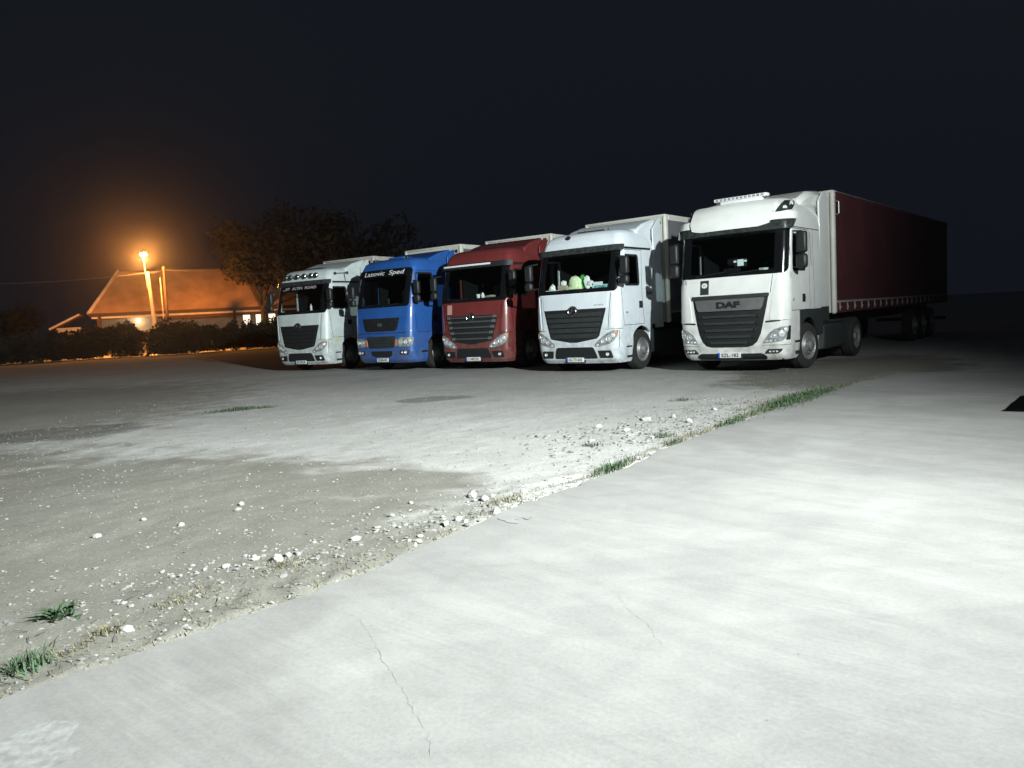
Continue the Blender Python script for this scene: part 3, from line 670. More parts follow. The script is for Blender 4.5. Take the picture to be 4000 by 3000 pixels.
def door_side(pr, t, side, m, y0, y1, z0, z1, hy, hz, win):
    d = empty('door', (0, 0, 0)); d.parent = t
    for a in ((y0, z0, y0, z1), (y1, z0, y1, z1), (y0, z1, y1, z1), (y0, z0, y1, z0)): sidegap(pr, d, side, *a)
    x = side*(pr.at(hz)[1]+.004); MB().box(min(x, x-side*.02), max(x, x-side*.02), hy-.1, hy+.1, hz-.09, hz+.09).obj('handle', BLACKP, d, .02)
    MB().box(min(x, x+side*.015), max(x, x+side*.015), hy-.08, hy+.08, hz-.02, hz+.02).obj('handle_bar', GREYP, d, .006)
    frame_ring(pr, 'window_seal', (win[0]-.03, win[1]+.03, win[2]-.03, win[3]+.03, .09), (win[0]+.02, win[1]-.02, win[2]+.02, win[3]-.02, .06), BLACKP, d, side=side, y=True)
    glass(pr, 'side_window', win[0], win[1], win[2], win[3], d, side=side)
    return d
def star(pr, t, x, z, r, m=CHROME, disc=True):
    e = empty('emblem', (0, 0, 0)); e.parent = t; y = pr.P(x, z).y-.055
    if disc: MB().lathe([(0.001, -.02), (r*1.12, -.015), (r*1.18, 0), (r*1.15, .06)], 'y', (x, y+.012, z), 30).obj('emblem_disc', BLACKP, e)
    mb = MB()
    for k in range(28):
        a, b = 2*math.pi*k/28, 2*math.pi*(k+1)/28; mb.tube((x+r*math.cos(a), y-.012, z+r*math.sin(a)), (x+r*math.cos(b), y-.012, z+r*math.sin(b)), r*.075, r*.075, 6)
    mb.obj('emblem_ring', m, e)
    mb = MB()
    for k in range(3):
        a = math.pi/2+k*2*math.pi/3; c, s_ = math.cos(a), math.sin(a); w = r*.16
        mb.add([(x+c*r, y-.014, z+s_*r), (x-s_*w, y-.01, z+c*w), (x+s_*w, y-.01, z-c*w), (x, y-.035, z)], [(0, 1, 3), (0, 3, 2)])
    mb.obj('emblem_star', m, e, smooth=0)
def truck_root(x, y, yaw, dx, label):
    a = R(yaw); return empty('semi_truck', (x+dx*math.cos(a), y-dx*math.sin(a), 0), -a, label=label, cat='truck', group='semi trucks parked in a row on the gravel')

ACT = Prof([(.24, .13, 1.14, .28, .05), (.34, .05, 1.19, .26, .05), (.6, .0, 1.22, .24, .05), (1.0, .0, 1.23, .24, .05), (1.6, .03, 1.235, .23, .06), (2.0, .08, 1.235, .22, .06),
            (2.5, .2, 1.225, .2, .06), (2.95, .32, 1.21, .2, .06), (3.12, .36, 1.20, .2, .06), (3.3, .42, 1.17, .22, .06), (3.42, .5, 1.12, .24, .06), (3.5, .6, 1.05, .28, .06), (3.54, .75, .96, .3, .05)])
def actros(t, paint, style, txt, grille_slats='dark'):
    pr = ACT; yb = 2.05; win = (.50, 1.20, 2.14, 2.86); wz = (2.08, 2.98); ws = .985
    cab_shell(pr, paint, t, yb, ws, wz, win, 1.12, .82, None)
    interior(t, yb, 2.06, wz)
    # windscreen with black surround wrapped round the pillars
    frame_ring(pr, 'windscreen_surround', (-1.2, 1.2, 2.0, 3.06, .10), (-ws+.02, ws-.02, wz[0]+.02, wz[1]-.02, .05), DARKGL, t, .006)
    glass(pr, 'windscreen', -ws, ws, wz[0], wz[1], t)
    for s in (-1, 1): patch(pr, 'window_post', [(2.06, s*1.29-.06, s*1.29+.06), (2.98, s*1.27-.05, s*1.27+.05)], paint, t, .014, .03, .03)
    vis = patch(pr, 'sun_visor', [(2.98, -1.22, 1.22), (3.13, -1.22, 1.22)], SMOKE if style != 'red' else BLACKP, t, .11, .13, .03)
    if style == 'red': patch(pr, 'visor_strip', [(3.05, -1.08, .62), (3.10, -1.08, .62)], LETTER, vis, .115, .01)
    for s in (-1, 1): patch(pr, 'drip_rail', [(3.02, *sorted((s*1.3, s*2.62))), (3.07, *sorted((s*1.3, s*2.62)))], BLACKP, t, .012, .03)
    wiper(pr, t, -.75, 2.04, -.1, 2.10); wiper(pr, t, .05, 2.04, .75, 2.10)
    # bonnet flap, grille, lamps
    patch(pr, 'front_flap', [(1.60, -.93, .93), (1.985, -.98, .98)], paint, t, .012, .02, .02)
    g = patch(pr, 'grille', [(.77, -.10, .10), (.86, -.66, .66), (.92, -.73, .73), (1.3, -.84, .84), (1.6, -.92, .92)], BLACKP, t, .01, .03)
    zz = [.93, 1.07, 1.20, 1.33, 1.46] if style != 'red' else [.93, 1.10, 1.26, 1.42, 1.55]
    for i, z in enumerate(zz):
        hw = .70+(z-.9)*.28
        if style == 'red':
            patch(pr, 'slat', [(z-.022, -hw, hw), (z+.022, -hw, hw)], DULLCH, g, .05, .05, .01)
            for s in (-1, 1): patch(pr, 'slat_end', [(z-.035, *sorted((s*(hw-.12), s*hw))), (z+.045, *sorted((s*(hw-.10), s*hw)))], SILVER, g, .056, .04, .012)
        else: patch(pr, 'slat', [(z-.05, -hw+.03, hw-.03), (z+.05, -hw+.02, hw-.02)], GREYP if style == 'm2' else BLACKP, g, .038, .04, .02)
    star(pr, t, 0, 1.55 if style != 'w1' else 1.56, .115, CHROME if style != 'w1' else GREYP)
    for s in (-1, 1):
        M_ = (lambda p: p) if s > 0 else mir
        h = patch(pr, 'headlight', M_([(.66, .60, .74), (.72, .60, 1.0), (.80, .68, 1.12), (.92, .84, 1.20), (1.0, .98, 1.22), (1.05, 1.1, 1.22)]), LENS, t, .012, .03)
        for q, z, r in ((.83, .79, .055), (.98, .85, .075), (1.1, .93, .05), (.68, .70, .03)): reflector(pr, h, s*q, z, r)
        patch(pr, 'indicator', M_([(.96, 1.14, 1.2), (1.02, 1.14, 1.2)]), AMBER, h, .02, .02)
        fo = patch(pr, 'fog_lamp_bay', M_([(.37, .70, 1.06), (.56, .66, 1.02)]), BLACKP, t, .006, .03, .03); reflector(pr, fo, s*.92, .47, .045)
        patch(pr, 'air_deflector', M_([(1.12, 1.02, 1.30), (1.6, 1.07, 1.30), (1.97, 1.12, 1.30)]), paint, t, .014, .03, .04)
        gap(pr, t, s*.97, 1.1, s*1.04, 1.95, .007); gap(pr, t, s*.9, 1.08, s*1.4, 1.08, .006); gap(pr, t, s*1.24, .64, s*1.26, 1.05, .006)
        arch_panel(t, s, 1.232, .80, 1.82, 1.27, .60, 1.125, paint, zb=.62)
        MB().add([(s*1.0, .82, .3), (s*1.235, .80, .3), (s*1.235, .80, .63), (s*1.0, .82, .63)], [(0, 1, 2, 3)]).obj('arch_closing_plate', BLACKP, t)
        patch(pr, 'step', [(.34, *sorted((s*pr.s_of_y(.52, .4), s*pr.s_of_y(.78, .4)))), (.40, *sorted((s*pr.s_of_y(.52, .4), s*pr.s_of_y(.78, .4))))], GREYP, t, .004, .05)
        patch(pr, 'step', [(.60, *sorted((s*pr.s_of_y(.48, .6), s*pr.s_of_y(.76, .6)))), (.64, *sorted((s*pr.s_of_y(.48, .6), s*pr.s_of_y(.76, .6))))], GREYP, t, .004, .05)
        door_side(pr, t, s, paint, .40, 1.42, 1.15, 3.0, 1.27, 1.64, win)
        mirror(t, s*1.43, .14, 2.38, s, .42, .22)
        # side fairing behind the cab
        MB().prism([(2.06, 1.02), (2.5, 1.02), (2.5, 3.86), (2.36, 3.84), (2.06, 3.58)], s*1.19, s*1.225).obj('side_fairing', paint, t, .01)
        wheel(t, s*1.235, 1.27, s, .0); wheel(t, s*1.23, 1.27+3.7, s, dual=True, plain=True)
    patch(pr, 'lower_intake', [(.36, -.64, .64), (.45, -.62, .62), (.65, -.55, .55)], BLACKP, t, .006, .03, .05)
    plate(pr, t, -.02, .335, txt)
    roof = MB().prism([(1.35, 3.3), (2.45, 3.3), (2.45, 3.82), (2.35, 3.87), (1.75, 3.70), (1.4, 3.54)], -1.12, 1.12).obj('roof_fairing', paint, t, .08)
    MB().path([(-.4, 1.02, 3.58), (.4, 1.02, 3.58)], .02).obj('roof_hatch_rail', BLACKP, t)
    for x in (-.15, .55): MB().tube((x, .95, 3.5), (x, .98, 3.62), .02, .008).obj('antenna', BLACKP, t)
    chassis(t, .4, 6.0, 1.27+3.7, 1.27); tank(t, .72, 1.2, 1.9, 3.9); tank(t, -1.2, -.72, 1.9, 3.9)
    MB().prism([(1.7, .4), (1.95, .4), (1.95, 1.0), (1.7, 1.08)], 1.0, 1.22).obj('side_skirt', paint, t, .03)
    MB().box(-1.1, 1.1, .25, .7, .26, .5).obj('underbody', CHASS, t)
    return pr
DAFP = Prof([(.28, .14, 1.16, .3, .06), (.36, .05, 1.21, .28, .06), (.6, .0, 1.235, .26, .06), (1.1, .0, 1.24, .25, .06), (1.7, .04, 1.245, .24, .07), (2.1, .09, 1.245, .22, .08),
             (2.6, .17, 1.24, .2, .08), (3.0, .24, 1.23, .2, .08), (3.15, .27, 1.225, .2, .07), (3.35, .33, 1.2, .24, .07), (3.55, .45, 1.13, .3, .07), (3.68, .62, 1.02, .34, .07), (3.76, .9, .84, .36, .06)])
def daf(t):
    pr = DAFP; yb = 2.3; win = (.52, 1.25, 2.16, 2.88); wz = (2.16, 3.0); ws = .98
    cab_shell(pr, WHITE, t, yb, ws, wz, win, 1.12, .86, None); interior(t, yb, 2.16, wz)
    frame_ring(pr, 'windscreen_surround', (-1.27, 1.27, 2.09, 3.12, .14), (-ws+.02, ws-.02, wz[0]+.02, wz[1]-.02, .05), DARKGL, t, .006)
    glass(pr, 'windscreen', -ws, ws, wz[0], wz[1], t)
    for s in (-1, 1): patch(pr, 'window_post', [(2.10, s*1.335-.035, s*1.335+.035), (2.98, s*1.33-.03, s*1.33+.03)], WHITE, t, .012, .03, .02)
    # sun visor: dark shade with a bulging white panel in front
    patch(pr, 'visor_shade', [(3.0, -1.24, 1.24), (3.19, -1.3, 1.3)], SMOKE, t, .13, .15, .04)
    patch(pr, 'roof_visor', [(3.09, -.66, .66), (3.14, -.86, .86), (3.3, -.92, .92), (3.66, -.88, .88)], WHITE, t, .16, .17, .05, bow=.03)
    for s in (-1, 1):
        M_ = (lambda p: p) if s > 0 else mir
        patch(pr, 'visor_wing', M_([(3.20, .84, 1.46), (3.26, .84, 1.46), (3.36, .86, 1.44)]), WHITE, t, .12, .14, .03)
        h = patch(pr, 'roof_lamp', M_([(3.34, .92, .99), (3.42, .95, 1.30), (3.54, 1.0, 1.42), (3.63, 1.04, 1.42)]), SMOKE, t, .03, .06)
        for q, z, r in ((1.1, 3.45, .05), (1.24, 3.55, .06)): reflector(pr, h, s*q, z, r, off=.032)
    lb = MB().box(-.62, .62, .78, .95, 3.79, 3.86).obj('roof_light_bar', LETTER, t, .02)
    for k in range(12): MB().box(-.56+k*.095, -.50+k*.095, .772, .782, 3.805, 3.845).obj('lamp_cell', LENS, lb)
    MB().box(-.5, .5, .8, 1.5, 3.7, 3.80).obj('roof_hump', WHITE, t, .05)
    MB().prism([(1.25, 3.5), (2.86, 3.5), (2.86, 3.93), (2.7, 3.99), (1.95, 3.92), (1.4, 3.72)], -1.15, 1.15).obj('roof_fairing', WHITE, t, .12)
    wiper(pr, t, -.8, 2.13, -.1, 2.2); wiper(pr, t, .0, 2.13, .75, 2.2)
    patch(pr, 'front_flap', [(1.70, -1.02, .86), (2.085, -1.04, .93)], WHITE, t, .012, .02, .02)
    gap(pr, t, .90, 1.70, .94, 2.08, .006); gap(pr, t, -1.05, 1.70, -1.07, 2.08, .006)
    st_ = patch(pr, 'country_sticker', [(1.73, -.68, -.47), (2.04, -.68, -.47)], GREYP, t, .016, .01)
    patch(pr, 'sticker_oval', [(1.875, -.645, -.505), (1.985, -.645, -.505)], LETTER, st_, .018, .004, .055); text_on(pr, 'sticker_letter', 'H', -.575, 1.93, .075, INK, st_, .021)
    # grille
    g = patch(pr, 'grille', [(.57, -.40, .40), (.60, -.52, .52), (.68, -.62, .62), (.85, -.70, .70), (1.1, -.76, .76), (1.4, -.82, .82), (1.69, -.87, .87)], BLACKP, t, .012, .04)
    patch(pr, 'grille_cap', [(1.62, -.87, .87), (1.695, -.88, .88)], GREYP, g, .04, .04, .01)
    bar = patch(pr, 'badge_bar', [(1.36, -.70, .70), (1.42, -.74, .74), (1.61, -.79, .79)], SILVER, g, .055, .06, .01)
    text_on(pr, 'badge_lettering', 'DAF', .0, 1.485, .17, BLACKP, bar, .062, width=.54, bold=.012)
    for z, hw in ((1.24, .60), (1.09, .58), (.94, .54), (.80, .50), (.67, .42)):
        patch(pr, 'slat', [(z-.028, -hw, hw), (z+.028, -hw-.02, hw+.02)], GREYP, g, .05, .05, .015)
        for s in (-1, 1): patch(pr, 'slat_end', [(z-.05, *sorted((s*(hw+.03), s*(hw+.10)))), (z+.03, *sorted((s*(hw+.03), s*(hw+.12))))], BLACKP, g, .04, .04, .015)
    for s in (-1, 1):
        M_ = (lambda p: p) if s > 0 else mir
        h = patch(pr, 'headlight', M_([(.64, .74, .80), (.67, .75, 1.12), (.75, .80, 1.24), (.86, .88, 1.29), (.93, .98, 1.31), (.98, 1.14, 1.32)]), LENS, t, .012, .03)
        for q, z, r in ((.97, .80, .065), (1.13, .84, .075), (.83, .69, .026), (.91, .69, .026), (1.0, .695, .022), (1.22, .92, .05)): reflector(pr, h, s*q, z, r)
        patch(pr, 'lamp_brow', M_([(.70, 1.22, 1.33), (.99, 1.30, 1.36)]), BLACKP, h, .016, .02)
        fo = patch(pr, 'fog_lamp', M_([(.42, .76, 1.04), (.46, .78, 1.10), (.52, .84, 1.14)]), SMOKE, t, .012, .03)
        for q in (.88, .95, 1.02): reflector(pr, fo, s*q, .47, .025)
        patch(pr, 'corner_panel', M_([(1.12, .88, 1.40), (1.66, .95, 1.40), (1.98, 1.02, 1.40)]), WHITE, t, .014, .03, .05)
        gap(pr, t, s*1.17, 1.3, s*1.17, 1.7, .006); gap(pr, t, s*.80, 1.09, s*1.1, 1.11, .018); gap(pr, t, s*1.1, 1.11, s*1.4, 1.13, .006)
        gap(pr, t, s*.72, .60, s*1.4, .60, .004)
        arch_panel(t, s, 1.262, .86, 2.34, 1.37, .62, 1.30, GREYP, zb=.72); arch_panel(t, s, 1.245, 2.34, 2.86, 1.37, .62, 1.32, GREYP, zb=1.0)
        MB().add([(s*1.0, .86, .3), (s*1.235, .85, .3), (s*1.235, .85, .73), (s*1.0, .86, .73)], [(0, 1, 2, 3)]).obj('arch_closing_plate', BLACKP, t)
        q0, q1 = sorted((s*pr.s_of_y(.55, .6), s*pr.s_of_y(.85, .6)))
        patch(pr, 'step', [(.62, q0, q1), (.66, q0, q1)], BLACKP, t, .02, .05); patch(pr, 'step', [(.36, q0, q1), (.44, q0, q1)], GREYP, t, .004, .05)
        door_side(pr, t, s, WHITE, .40, 1.55, 1.30, 3.02, 1.15, 1.55, win)
        sidegap(pr, t, s, 1.86, 1.32, 1.80, 3.02, .006); sidegap(pr, t, s, 1.66, 2.25, 1.62, 2.98, .012); sidegap(pr, t, s, .4, 3.05, 2.28, 3.05, .008)
        text_on(pr, 'side_badge', 'XF', s*pr.s_of_y(.5, 1.5), 1.52, .09, GREYP, t, .006)
        mirror(t, s*1.47, .40, 2.48, s, .44, .30)
        MB().prism([(2.31, 1.32), (2.92, 1.32), (2.92, 3.9), (2.78, 3.98), (2.55, 3.92), (2.31, 3.72)], s*1.19, s*1.235).obj('side_fairing', WHITE, t, .012)
        wheel(t, s*1.25, 1.37, s, R(-9) if s > 0 else R(-8)); wheel(t, s*1.24, 1.37+3.72, s, dual=True, plain=True)
    patch(pr, 'lower_intake', [(.29, -.78, .78), (.36, -.80, .80), (.43, -.72, .72)], BLACKP, t, .006, .03, .04)
    plate(pr, t, -.02, .395, 'SZL-182')
    chassis(t, .4, 6.2, 1.37+3.72, 1.37); tank(t, .70, 1.22, 2.55, 4.35); tank(t, -1.22, -.70, 2.2, 4.3)
    MB().box(.80, 1.21, 2.18, 2.5, .36, .95).obj('air_tank_bracket', SILVER, t, .02); MB().box(.72, 1.2, 2.2, 4.4, .95, 1.0).obj('catwalk', CHASS, t)
    MB().box(-1.1, 1.1, .25, .7, .29, .5).obj('underbody', CHASS, t)
    return pr
MANP = Prof([(.27, .14, 1.14, .28, .05), (.36, .05, 1.19, .26, .05), (.6, .0, 1.225, .25, .05), (1.1, .0, 1.23, .25, .05), (1.7, .04, 1.235, .24, .06), (2.0, .09, 1.235, .23, .06),
             (2.5, .2, 1.22, .22, .06), (3.0, .33, 1.195, .22, .06), (3.25, .40, 1.17, .22, .06), (3.42, .48, 1.12, .25, .06), (3.5, .58, 1.04, .28, .06), (3.54, .75, .94, .3, .05)])
def man(t, txt):
    pr = MANP; yb = 2.05; win = (.50, 1.25, 2.14, 3.02); wz = (2.08, 3.0); ws = .95
    cab_shell(pr, BLUE, t, yb, ws, wz, win, 1.12, .84, None); interior(t, yb, 2.05, wz)
    frame_ring(pr, 'windscreen_surround', (-1.13, 1.13, 2.02, 3.2, .10), (-ws+.02, ws-.02, wz[0]+.02, wz[1]-.02, .05), DARKGL, t, .006)
    glass(pr, 'windscreen', -ws, ws, wz[0], wz[1], t)
    band = patch(pr, 'visor_band', [(2.97, -1.08, 1.08), (3.21, -1.08, 1.08)], DARKGL, t, .05, .06, .03)
    text_on(pr, 'haulier_name', 'Lazovic  Sped', .02, 3.075, .19, LETTER, band, .056, width=1.72, shear=.2, bold=.001)
    wiper(pr, t, -.75, 2.05, -.1, 2.12); wiper(pr, t, .05, 2.05, .75, 2.12)
    g = patch(pr, 'grille', [(1.27, -.62, .62), (1.33, -.70, .70), (1.68, -.80, .80)], BLACKP, t, .010, .03, .03)
    for z in (1.36, 1.46, 1.57): patch(pr, 'slat', [(z-.03, -.64-(z-1.3)*.25, .64+(z-1.3)*.25), (z+.03, -.64-(z-1.3)*.25, .64+(z-1.3)*.25)], BLACKP, g, .03, .03, .012)
    em = patch(pr, 'emblem', [(1.42, -.09, .09), (1.53, -.09, .09)], DULLCH, g, .045, .02, .03)
    g2 = patch(pr, 'lower_grille', [(.74, -.52, .52), (.80, -.56, .56), (1.11, -.62, .62)], GREYP, t, .010, .03, .02)
    for z in (.83, .93, 1.03): patch(pr, 'slat', [(z-.03, -.53, .53), (z+.03, -.55, .55)], GREYP, g2, .03, .03, .012)
    gap(pr, t, -1.3, 1.21, 1.3, 1.21, .008)
    for s in (-1, 1):
        M_ = (lambda p: p) if s > 0 else mir
        h = patch(pr, 'headlight', M_([(.78, .74, 1.12), (.84, .68, 1.22), (1.0, .72, 1.28), (1.06, .8, 1.28)]), LENS, t, .012, .03, .03)
        for q, z, r in ((.84, .92, .075), (1.02, .92, .07), (1.16, .95, .05)): reflector(pr, h, s*q, z, r)
        patch(pr, 'indicator', M_([(.80, .60, .645), (1.0, .625, .67)]), AMBER, h, .02, .03)
        fo = patch(pr, 'fog_lamp', M_([(.53, .74, 1.08), (.66, .76, 1.14)]), SMOKE, t, .008, .03, .03); reflector(pr, fo, s*1.0, .6, .05); reflector(pr, fo, s*.87, .6, .035)
        patch(pr, 'corner_panel', M_([(1.24, 1.0, 1.34), (1.6, 1.06, 1.34), (1.97, 1.1, 1.34)]), BLUE, t, .012, .03, .05)
        arch_panel(t, s, 1.232, .82, 1.85, 1.32, .60, 1.125, BLUE, zb=.62)
        MB().add([(s*1.0, .84, .3), (s*1.23, .82, .3), (s*1.23, .82, .63), (s*1.0, .84, .63)], [(0, 1, 2, 3)]).obj('arch_closing_plate', BLACKP, t)
        q0, q1 = sorted((s*pr.s_of_y(.52, .6), s*pr.s_of_y(.82, .6))); patch(pr, 'step', [(.56, q0, q1), (.62, q0, q1)], BLACKP, t, .006, .05)
        door_side(pr, t, s, BLUE, .40, 1.45, 1.2, 3.1, 1.27, 1.6, win)
        mirror(t, s*1.42, .25, 2.36, s, .40, .24)
        MB().prism([(2.06, 1.02), (2.45, 1.02), (2.45, 3.80), (2.3, 3.78), (2.06, 3.56)], s*1.18, s*1.215).obj('side_fairing', BLUE, t, .01)
        wheel(t, s*1.235, 1.32, s); wheel(t, s*1.23, 1.32+3.6, s, dual=True, plain=True)
    patch(pr, 'lower_intake', [(.46, -.34, .34), (.52, -.44, .44), (.65, -.46, .46)], BLACKP, t, .006, .03, .04)
    plate(pr, t, -.02, .365, txt)
    MB().prism([(1.3, 3.3), (2.4, 3.3), (2.4, 3.76), (2.3, 3.81), (1.7, 3.66), (1.35, 3.52)], -1.1, 1.1).obj('roof_fairing', BLUE, t, .03)
    MB().box(-.35, .35, .95, 1.35, 3.53, 3.62).obj('roof_vent', BLUE, t, .03)
    for x in (-.7, .7): MB().box(x-.06, x+.06, .66, .74, 3.5, 3.57).obj('marker_lamp', SMOKE, t, .015)
    chassis(t, .4, 6.0, 1.32+3.6, 1.32); tank(t, .72, 1.2, 1.95, 3.9); tank(t, -1.2, -.72, 1.95, 3.9)
    MB().box(-1.1, 1.1, .25, .7, .29, .5).obj('underbody', CHASS, t)
    return pr
def trailer(root, yf, label, front, curtain, detail=False, buckles=False):
    t = empty('semi_trailer', root.location, root.rotation_euler[2], label=label, cat='trailer', group='semi trailers behind the trucks')
    L_ = 13.5; y1 = yf+L_; W = 1.275
    MB().box(-W+.06, W-.06, yf, yf+.06, 1.15, 3.93).obj('front_wall', front, t, .01)
    for s in (-1, 1):
        MB().box(min(s*(W-.12), s*W), max(s*(W-.12), s*W), yf-.03, yf+.14, 1.12, 3.97).obj('corner_post', front, t, .05)
        MB().box(min(s*(W-.03), s*(W-.006)), max(s*(W-.03), s*(W-.006)), yf+.14, y1-.1, 1.4, 3.86).obj('side_curtain', curtain, t)
        MB().box(min(s*(W-.08), s*W), max(s*(W-.08), s*W), yf+.14, y1, 3.84, 3.97).obj('roof_rail', curtain if buckles else front, t, .015)
        rl = MB().box(min(s*(W-.06), s*W), max(s*(W-.06), s*W), yf+.14, y1, 1.38, 1.43).obj('curtain_rail', RAILM, t, .01)
        MB().box(min(s*(W-.1), s*(W-.012)), max(s*(W-.1), s*(W-.012)), yf+.02, y1, 1.14, 1.375).obj('side_rave', CURTAIN if buckles else CHASS, t, .01)
        MB().lathe([(.001, -.012), (.05, -.012), (.06, 0)], 'y', (s*(W-.2), yf-.03, 3.78), 12).obj('marker_lamp', SMOKE, t)
        for k in range(3): wheel(t, s*1.25, yf+8.2+1.31*k, s, plain=True)
        MB().box(min(s*.7, s*.82), max(s*.7, s*.82), yf+2.9, yf+3.02, .12, 1.1).box(min(s*.62, s*.9), max(s*.62, s*.9), yf+2.82, yf+3.1, .08, .12).obj('landing_leg', CHASS, t, .01)
    if buckles:
        for k in range(20):
            y = yf+.35+k*.62; MB().box(W-.012, W+.004, y-.025, y+.025, 1.2, 1.38).box(W-.01, W+.02, y-.04, y+.04, 1.25, 1.29).obj('curtain_buckle', RAILM, t)
        MB().path([(W+.02, yf+.05, 3.75), (W+.09, yf+.05, 3.72), (W+.09, yf+.05, 3.45), (W+.03, yf+.05, 3.42)], .015).obj('corner_handle', SILVER, t)
    MB().box(-W+.01, W-.01, yf-.02, yf+.3, 3.93, 4.0).obj('roof_cap', front, t, .03); MB().box(-W+.01, W-.01, yf+.3, y1, 3.95, 3.99).obj('roof', CURTG if buckles else front, t)
    MB().box(-W+.02, W-.02, y1-.06, y1, 1.15, 3.95).obj('rear_door', front, t)
    MB().box(-.55, -.42, yf+.3, y1, .85, 1.14).box(.42, .55, yf+.3, y1, .85, 1.14).box(-1.2, 1.2, yf+.1, y1, 1.13, 1.16).obj('chassis_frame', CHASS, t)
    MB().box(-1.2, 1.2, y1-.1, y1, .5, .62).obj('underrun_bar', CHASS, t)
    return t

# white1 (bull-bar lamps), blue, maroon, white2 (cluttered dashboard), DAF
t1 = truck_root(-7.197, 26.524, 31.0, -.10, 'white semi truck with a row of round spotlights above its windscreen')
actros(t1, WHITE3, 'w1', 'ZK 078-UP')
lb = MB().path([(-.78, .33, 3.30), (.78, .33, 3.30)], .022).path([(-.6, .33, 3.3), (-.6, .5, 3.35)], .018).path([(.6, .33, 3.3), (.6, .5, 3.35)], .018).obj('lamp_bar', SILVER, t1)
for x in (-.72, -.5, -.17, .17, .5, .72): MB().lathe([(.001, -.05), (.07, -.045), (.09, -.02), (.075, .05), (.03, .09), (.001, .095)], 'y', (x, .32, 3.30), 16).obj('spotlight', SMOKE, lb)
text_on(ACT, 'haulier_name', 'MB  ALTIN  ROAD', -.05, 2.90, .12, mat('grey_lettering', (.3, .3, .3), .6), t1, .013, width=1.5, bold=.006)
for y, z in ((.75, 3.33), (1.35, 3.36)): MB().lathe([(.001, -.03), (.045, -.03), (.05, .02), (.02, .05)], 'x', (1.2, y, z), 12).obj('side_horn', BLACKP, t1)
MB().path([(1.2, .75, 3.33), (1.2, 1.35, 3.36), (1.2, 1.2, 3.36), (1.22, 1.22, 3.08)], .012).obj('horn_pipe', BLACKP, t1)
patch(ACT, 'sticker', [(.98, ACT.s_of_y(.48, 1), ACT.s_of_y(.62, 1)), (1.2, ACT.s_of_y(.46, 1), ACT.s_of_y(.6, 1))], mat('yellow_sticker', (.55, .55, .35), .6, var=.3, scale=20), t1, .005, .01)
trailer(t1, 2.75, 'greyish white semi trailer behind the white truck with roof spotlights', TGREY, CURTG)
t2 = truck_root(-4.052, 24.155, 35.43, .0, 'blue semi truck with white haulier lettering across the top of its windscreen')
man(t2, 'CE 804-NV'); trailer(t2, 2.75, 'off-white semi trailer behind the blue truck', TWHITE, CURTG)
t3 = truck_root(-1.050, 22.338, 33.8, -.06, 'maroon semi truck with bright grille bars and a pale visor strip')
actros(t3, RED, 'red', 'U 1407-DC'); trailer(t3, 2.75, 'white-roofed semi trailer behind the maroon truck', TWHITE, CURTAIN)
patch(ACT, 'pale_sticker', [(1.66, -.90, -.72), (1.94, -.90, -.72)], mat('pink_sticker', (.5, .3, .25), .6), t3, .016, .01)
t4 = truck_root(1.664, 19.200, 38.35, -.06, 'white semi truck with cluttered dashboard, next to the maroon truck')
actros(t4, WHITE2, 'm2', 'KG 771-KX'); trailer(t4, 2.75, 'off-white semi trailer behind the white truck with the cluttered dashboard', TWHITE, CURTG)
text_on(ACT, 'front_badge', 'ACTROS', .72, 1.68, .05, INK, t4, .016, width=.26)
text_on(ACT, 'side_badge', '1845', ACT.s_of_y(.55, 1.45), 1.46, .07, GREYP, t4, .005)
text_on(ACT, 'side_lettering', 'TRANS', ACT.s_of_y(1.72, 1.95), 1.92, .10, GREYP, t4, .005, bold=.004)
MB().lathe([(.001, -.05), (.05, -.045), (.06, .0), (.05, .06)], 'y', (-.35, .5, 3.42), 14).obj('roof_camera', BLACKP, t4)
t5 = truck_root(4.849, 16.724, 39.78, -.06, 'tallest white semi truck with roof lamps and silver grille badge bar, nearest the slab')
daf(t5); t5.scale.z = 1.012; tr5 = trailer(t5, 3.28, 'semi trailer with dark red side curtain behind the tallest white truck', TWHITE, CURTAIN, buckles=True); tr5.scale.z = 1.022

# ------------------------------------------------------------------ things lying on the dashboards
def put(root, name, mb, m, label, cat, group=None, bevel=0):
    o = mb.obj(name, m, None, bevel); o.location = root.location; o.rotation_euler = root.rotation_euler; return tag(o, label, cat, group)
class Sh: pass
t4f = Sh(); a_ = -t4.rotation_euler[2]; t4f.location = t4.location-Vector((math.sin(a_), math.cos(a_), 0))*.13; t4f.rotation_euler = t4.rotation_euler
zd = 2.09
put(t4f, 'safety_vest', MB().blob((-.12, .5, zd+.15), (.20, .12, .2), 12, .14).blob((-.16, .46, zd+.03), (.27, .12, .07), 12, .2), HIVIS, 'crumpled yellow-green safety vest on the dashboard of the cluttered white truck', 'vest')
put(t4f, 'plush_toy', MB().blob((.05, .6, zd+.12), (.09, .09, .16), 10, .1).blob((.05, .58, zd+.31), (.07, .07, .07), 10, .05), GREENM, 'dark green soft toy beside the vest on the cluttered dashboard', 'toy')
put(t4f, 'artificial_flowers', sum([[MB()]], [])[0].blob((.22, .5, zd+.2), (.09, .07, .13), 9, .3).blob((.33, .48, zd+.12), (.1, .07, .09), 9, .3).blob((.26, .45, zd+.05), (.08, .06, .05), 9, .3), PAPER, 'bunch of pale flowers on the cluttered dashboard right of the green toy', 'flowers')
put(t4f, 'cardboard_box', MB().box(-.62, -.34, .42, .62, zd-.01, zd+.14), CARDB, 'small brown cardboard box on the cluttered dashboard', 'box', bevel=.008)
put(t4f, 'crumpled_bag', MB().blob((-.48, .5, zd+.19), (.09, .07, .07), 9, .25), PAPER, 'crumpled white bag on top of the brown box on the dashboard', 'bag')
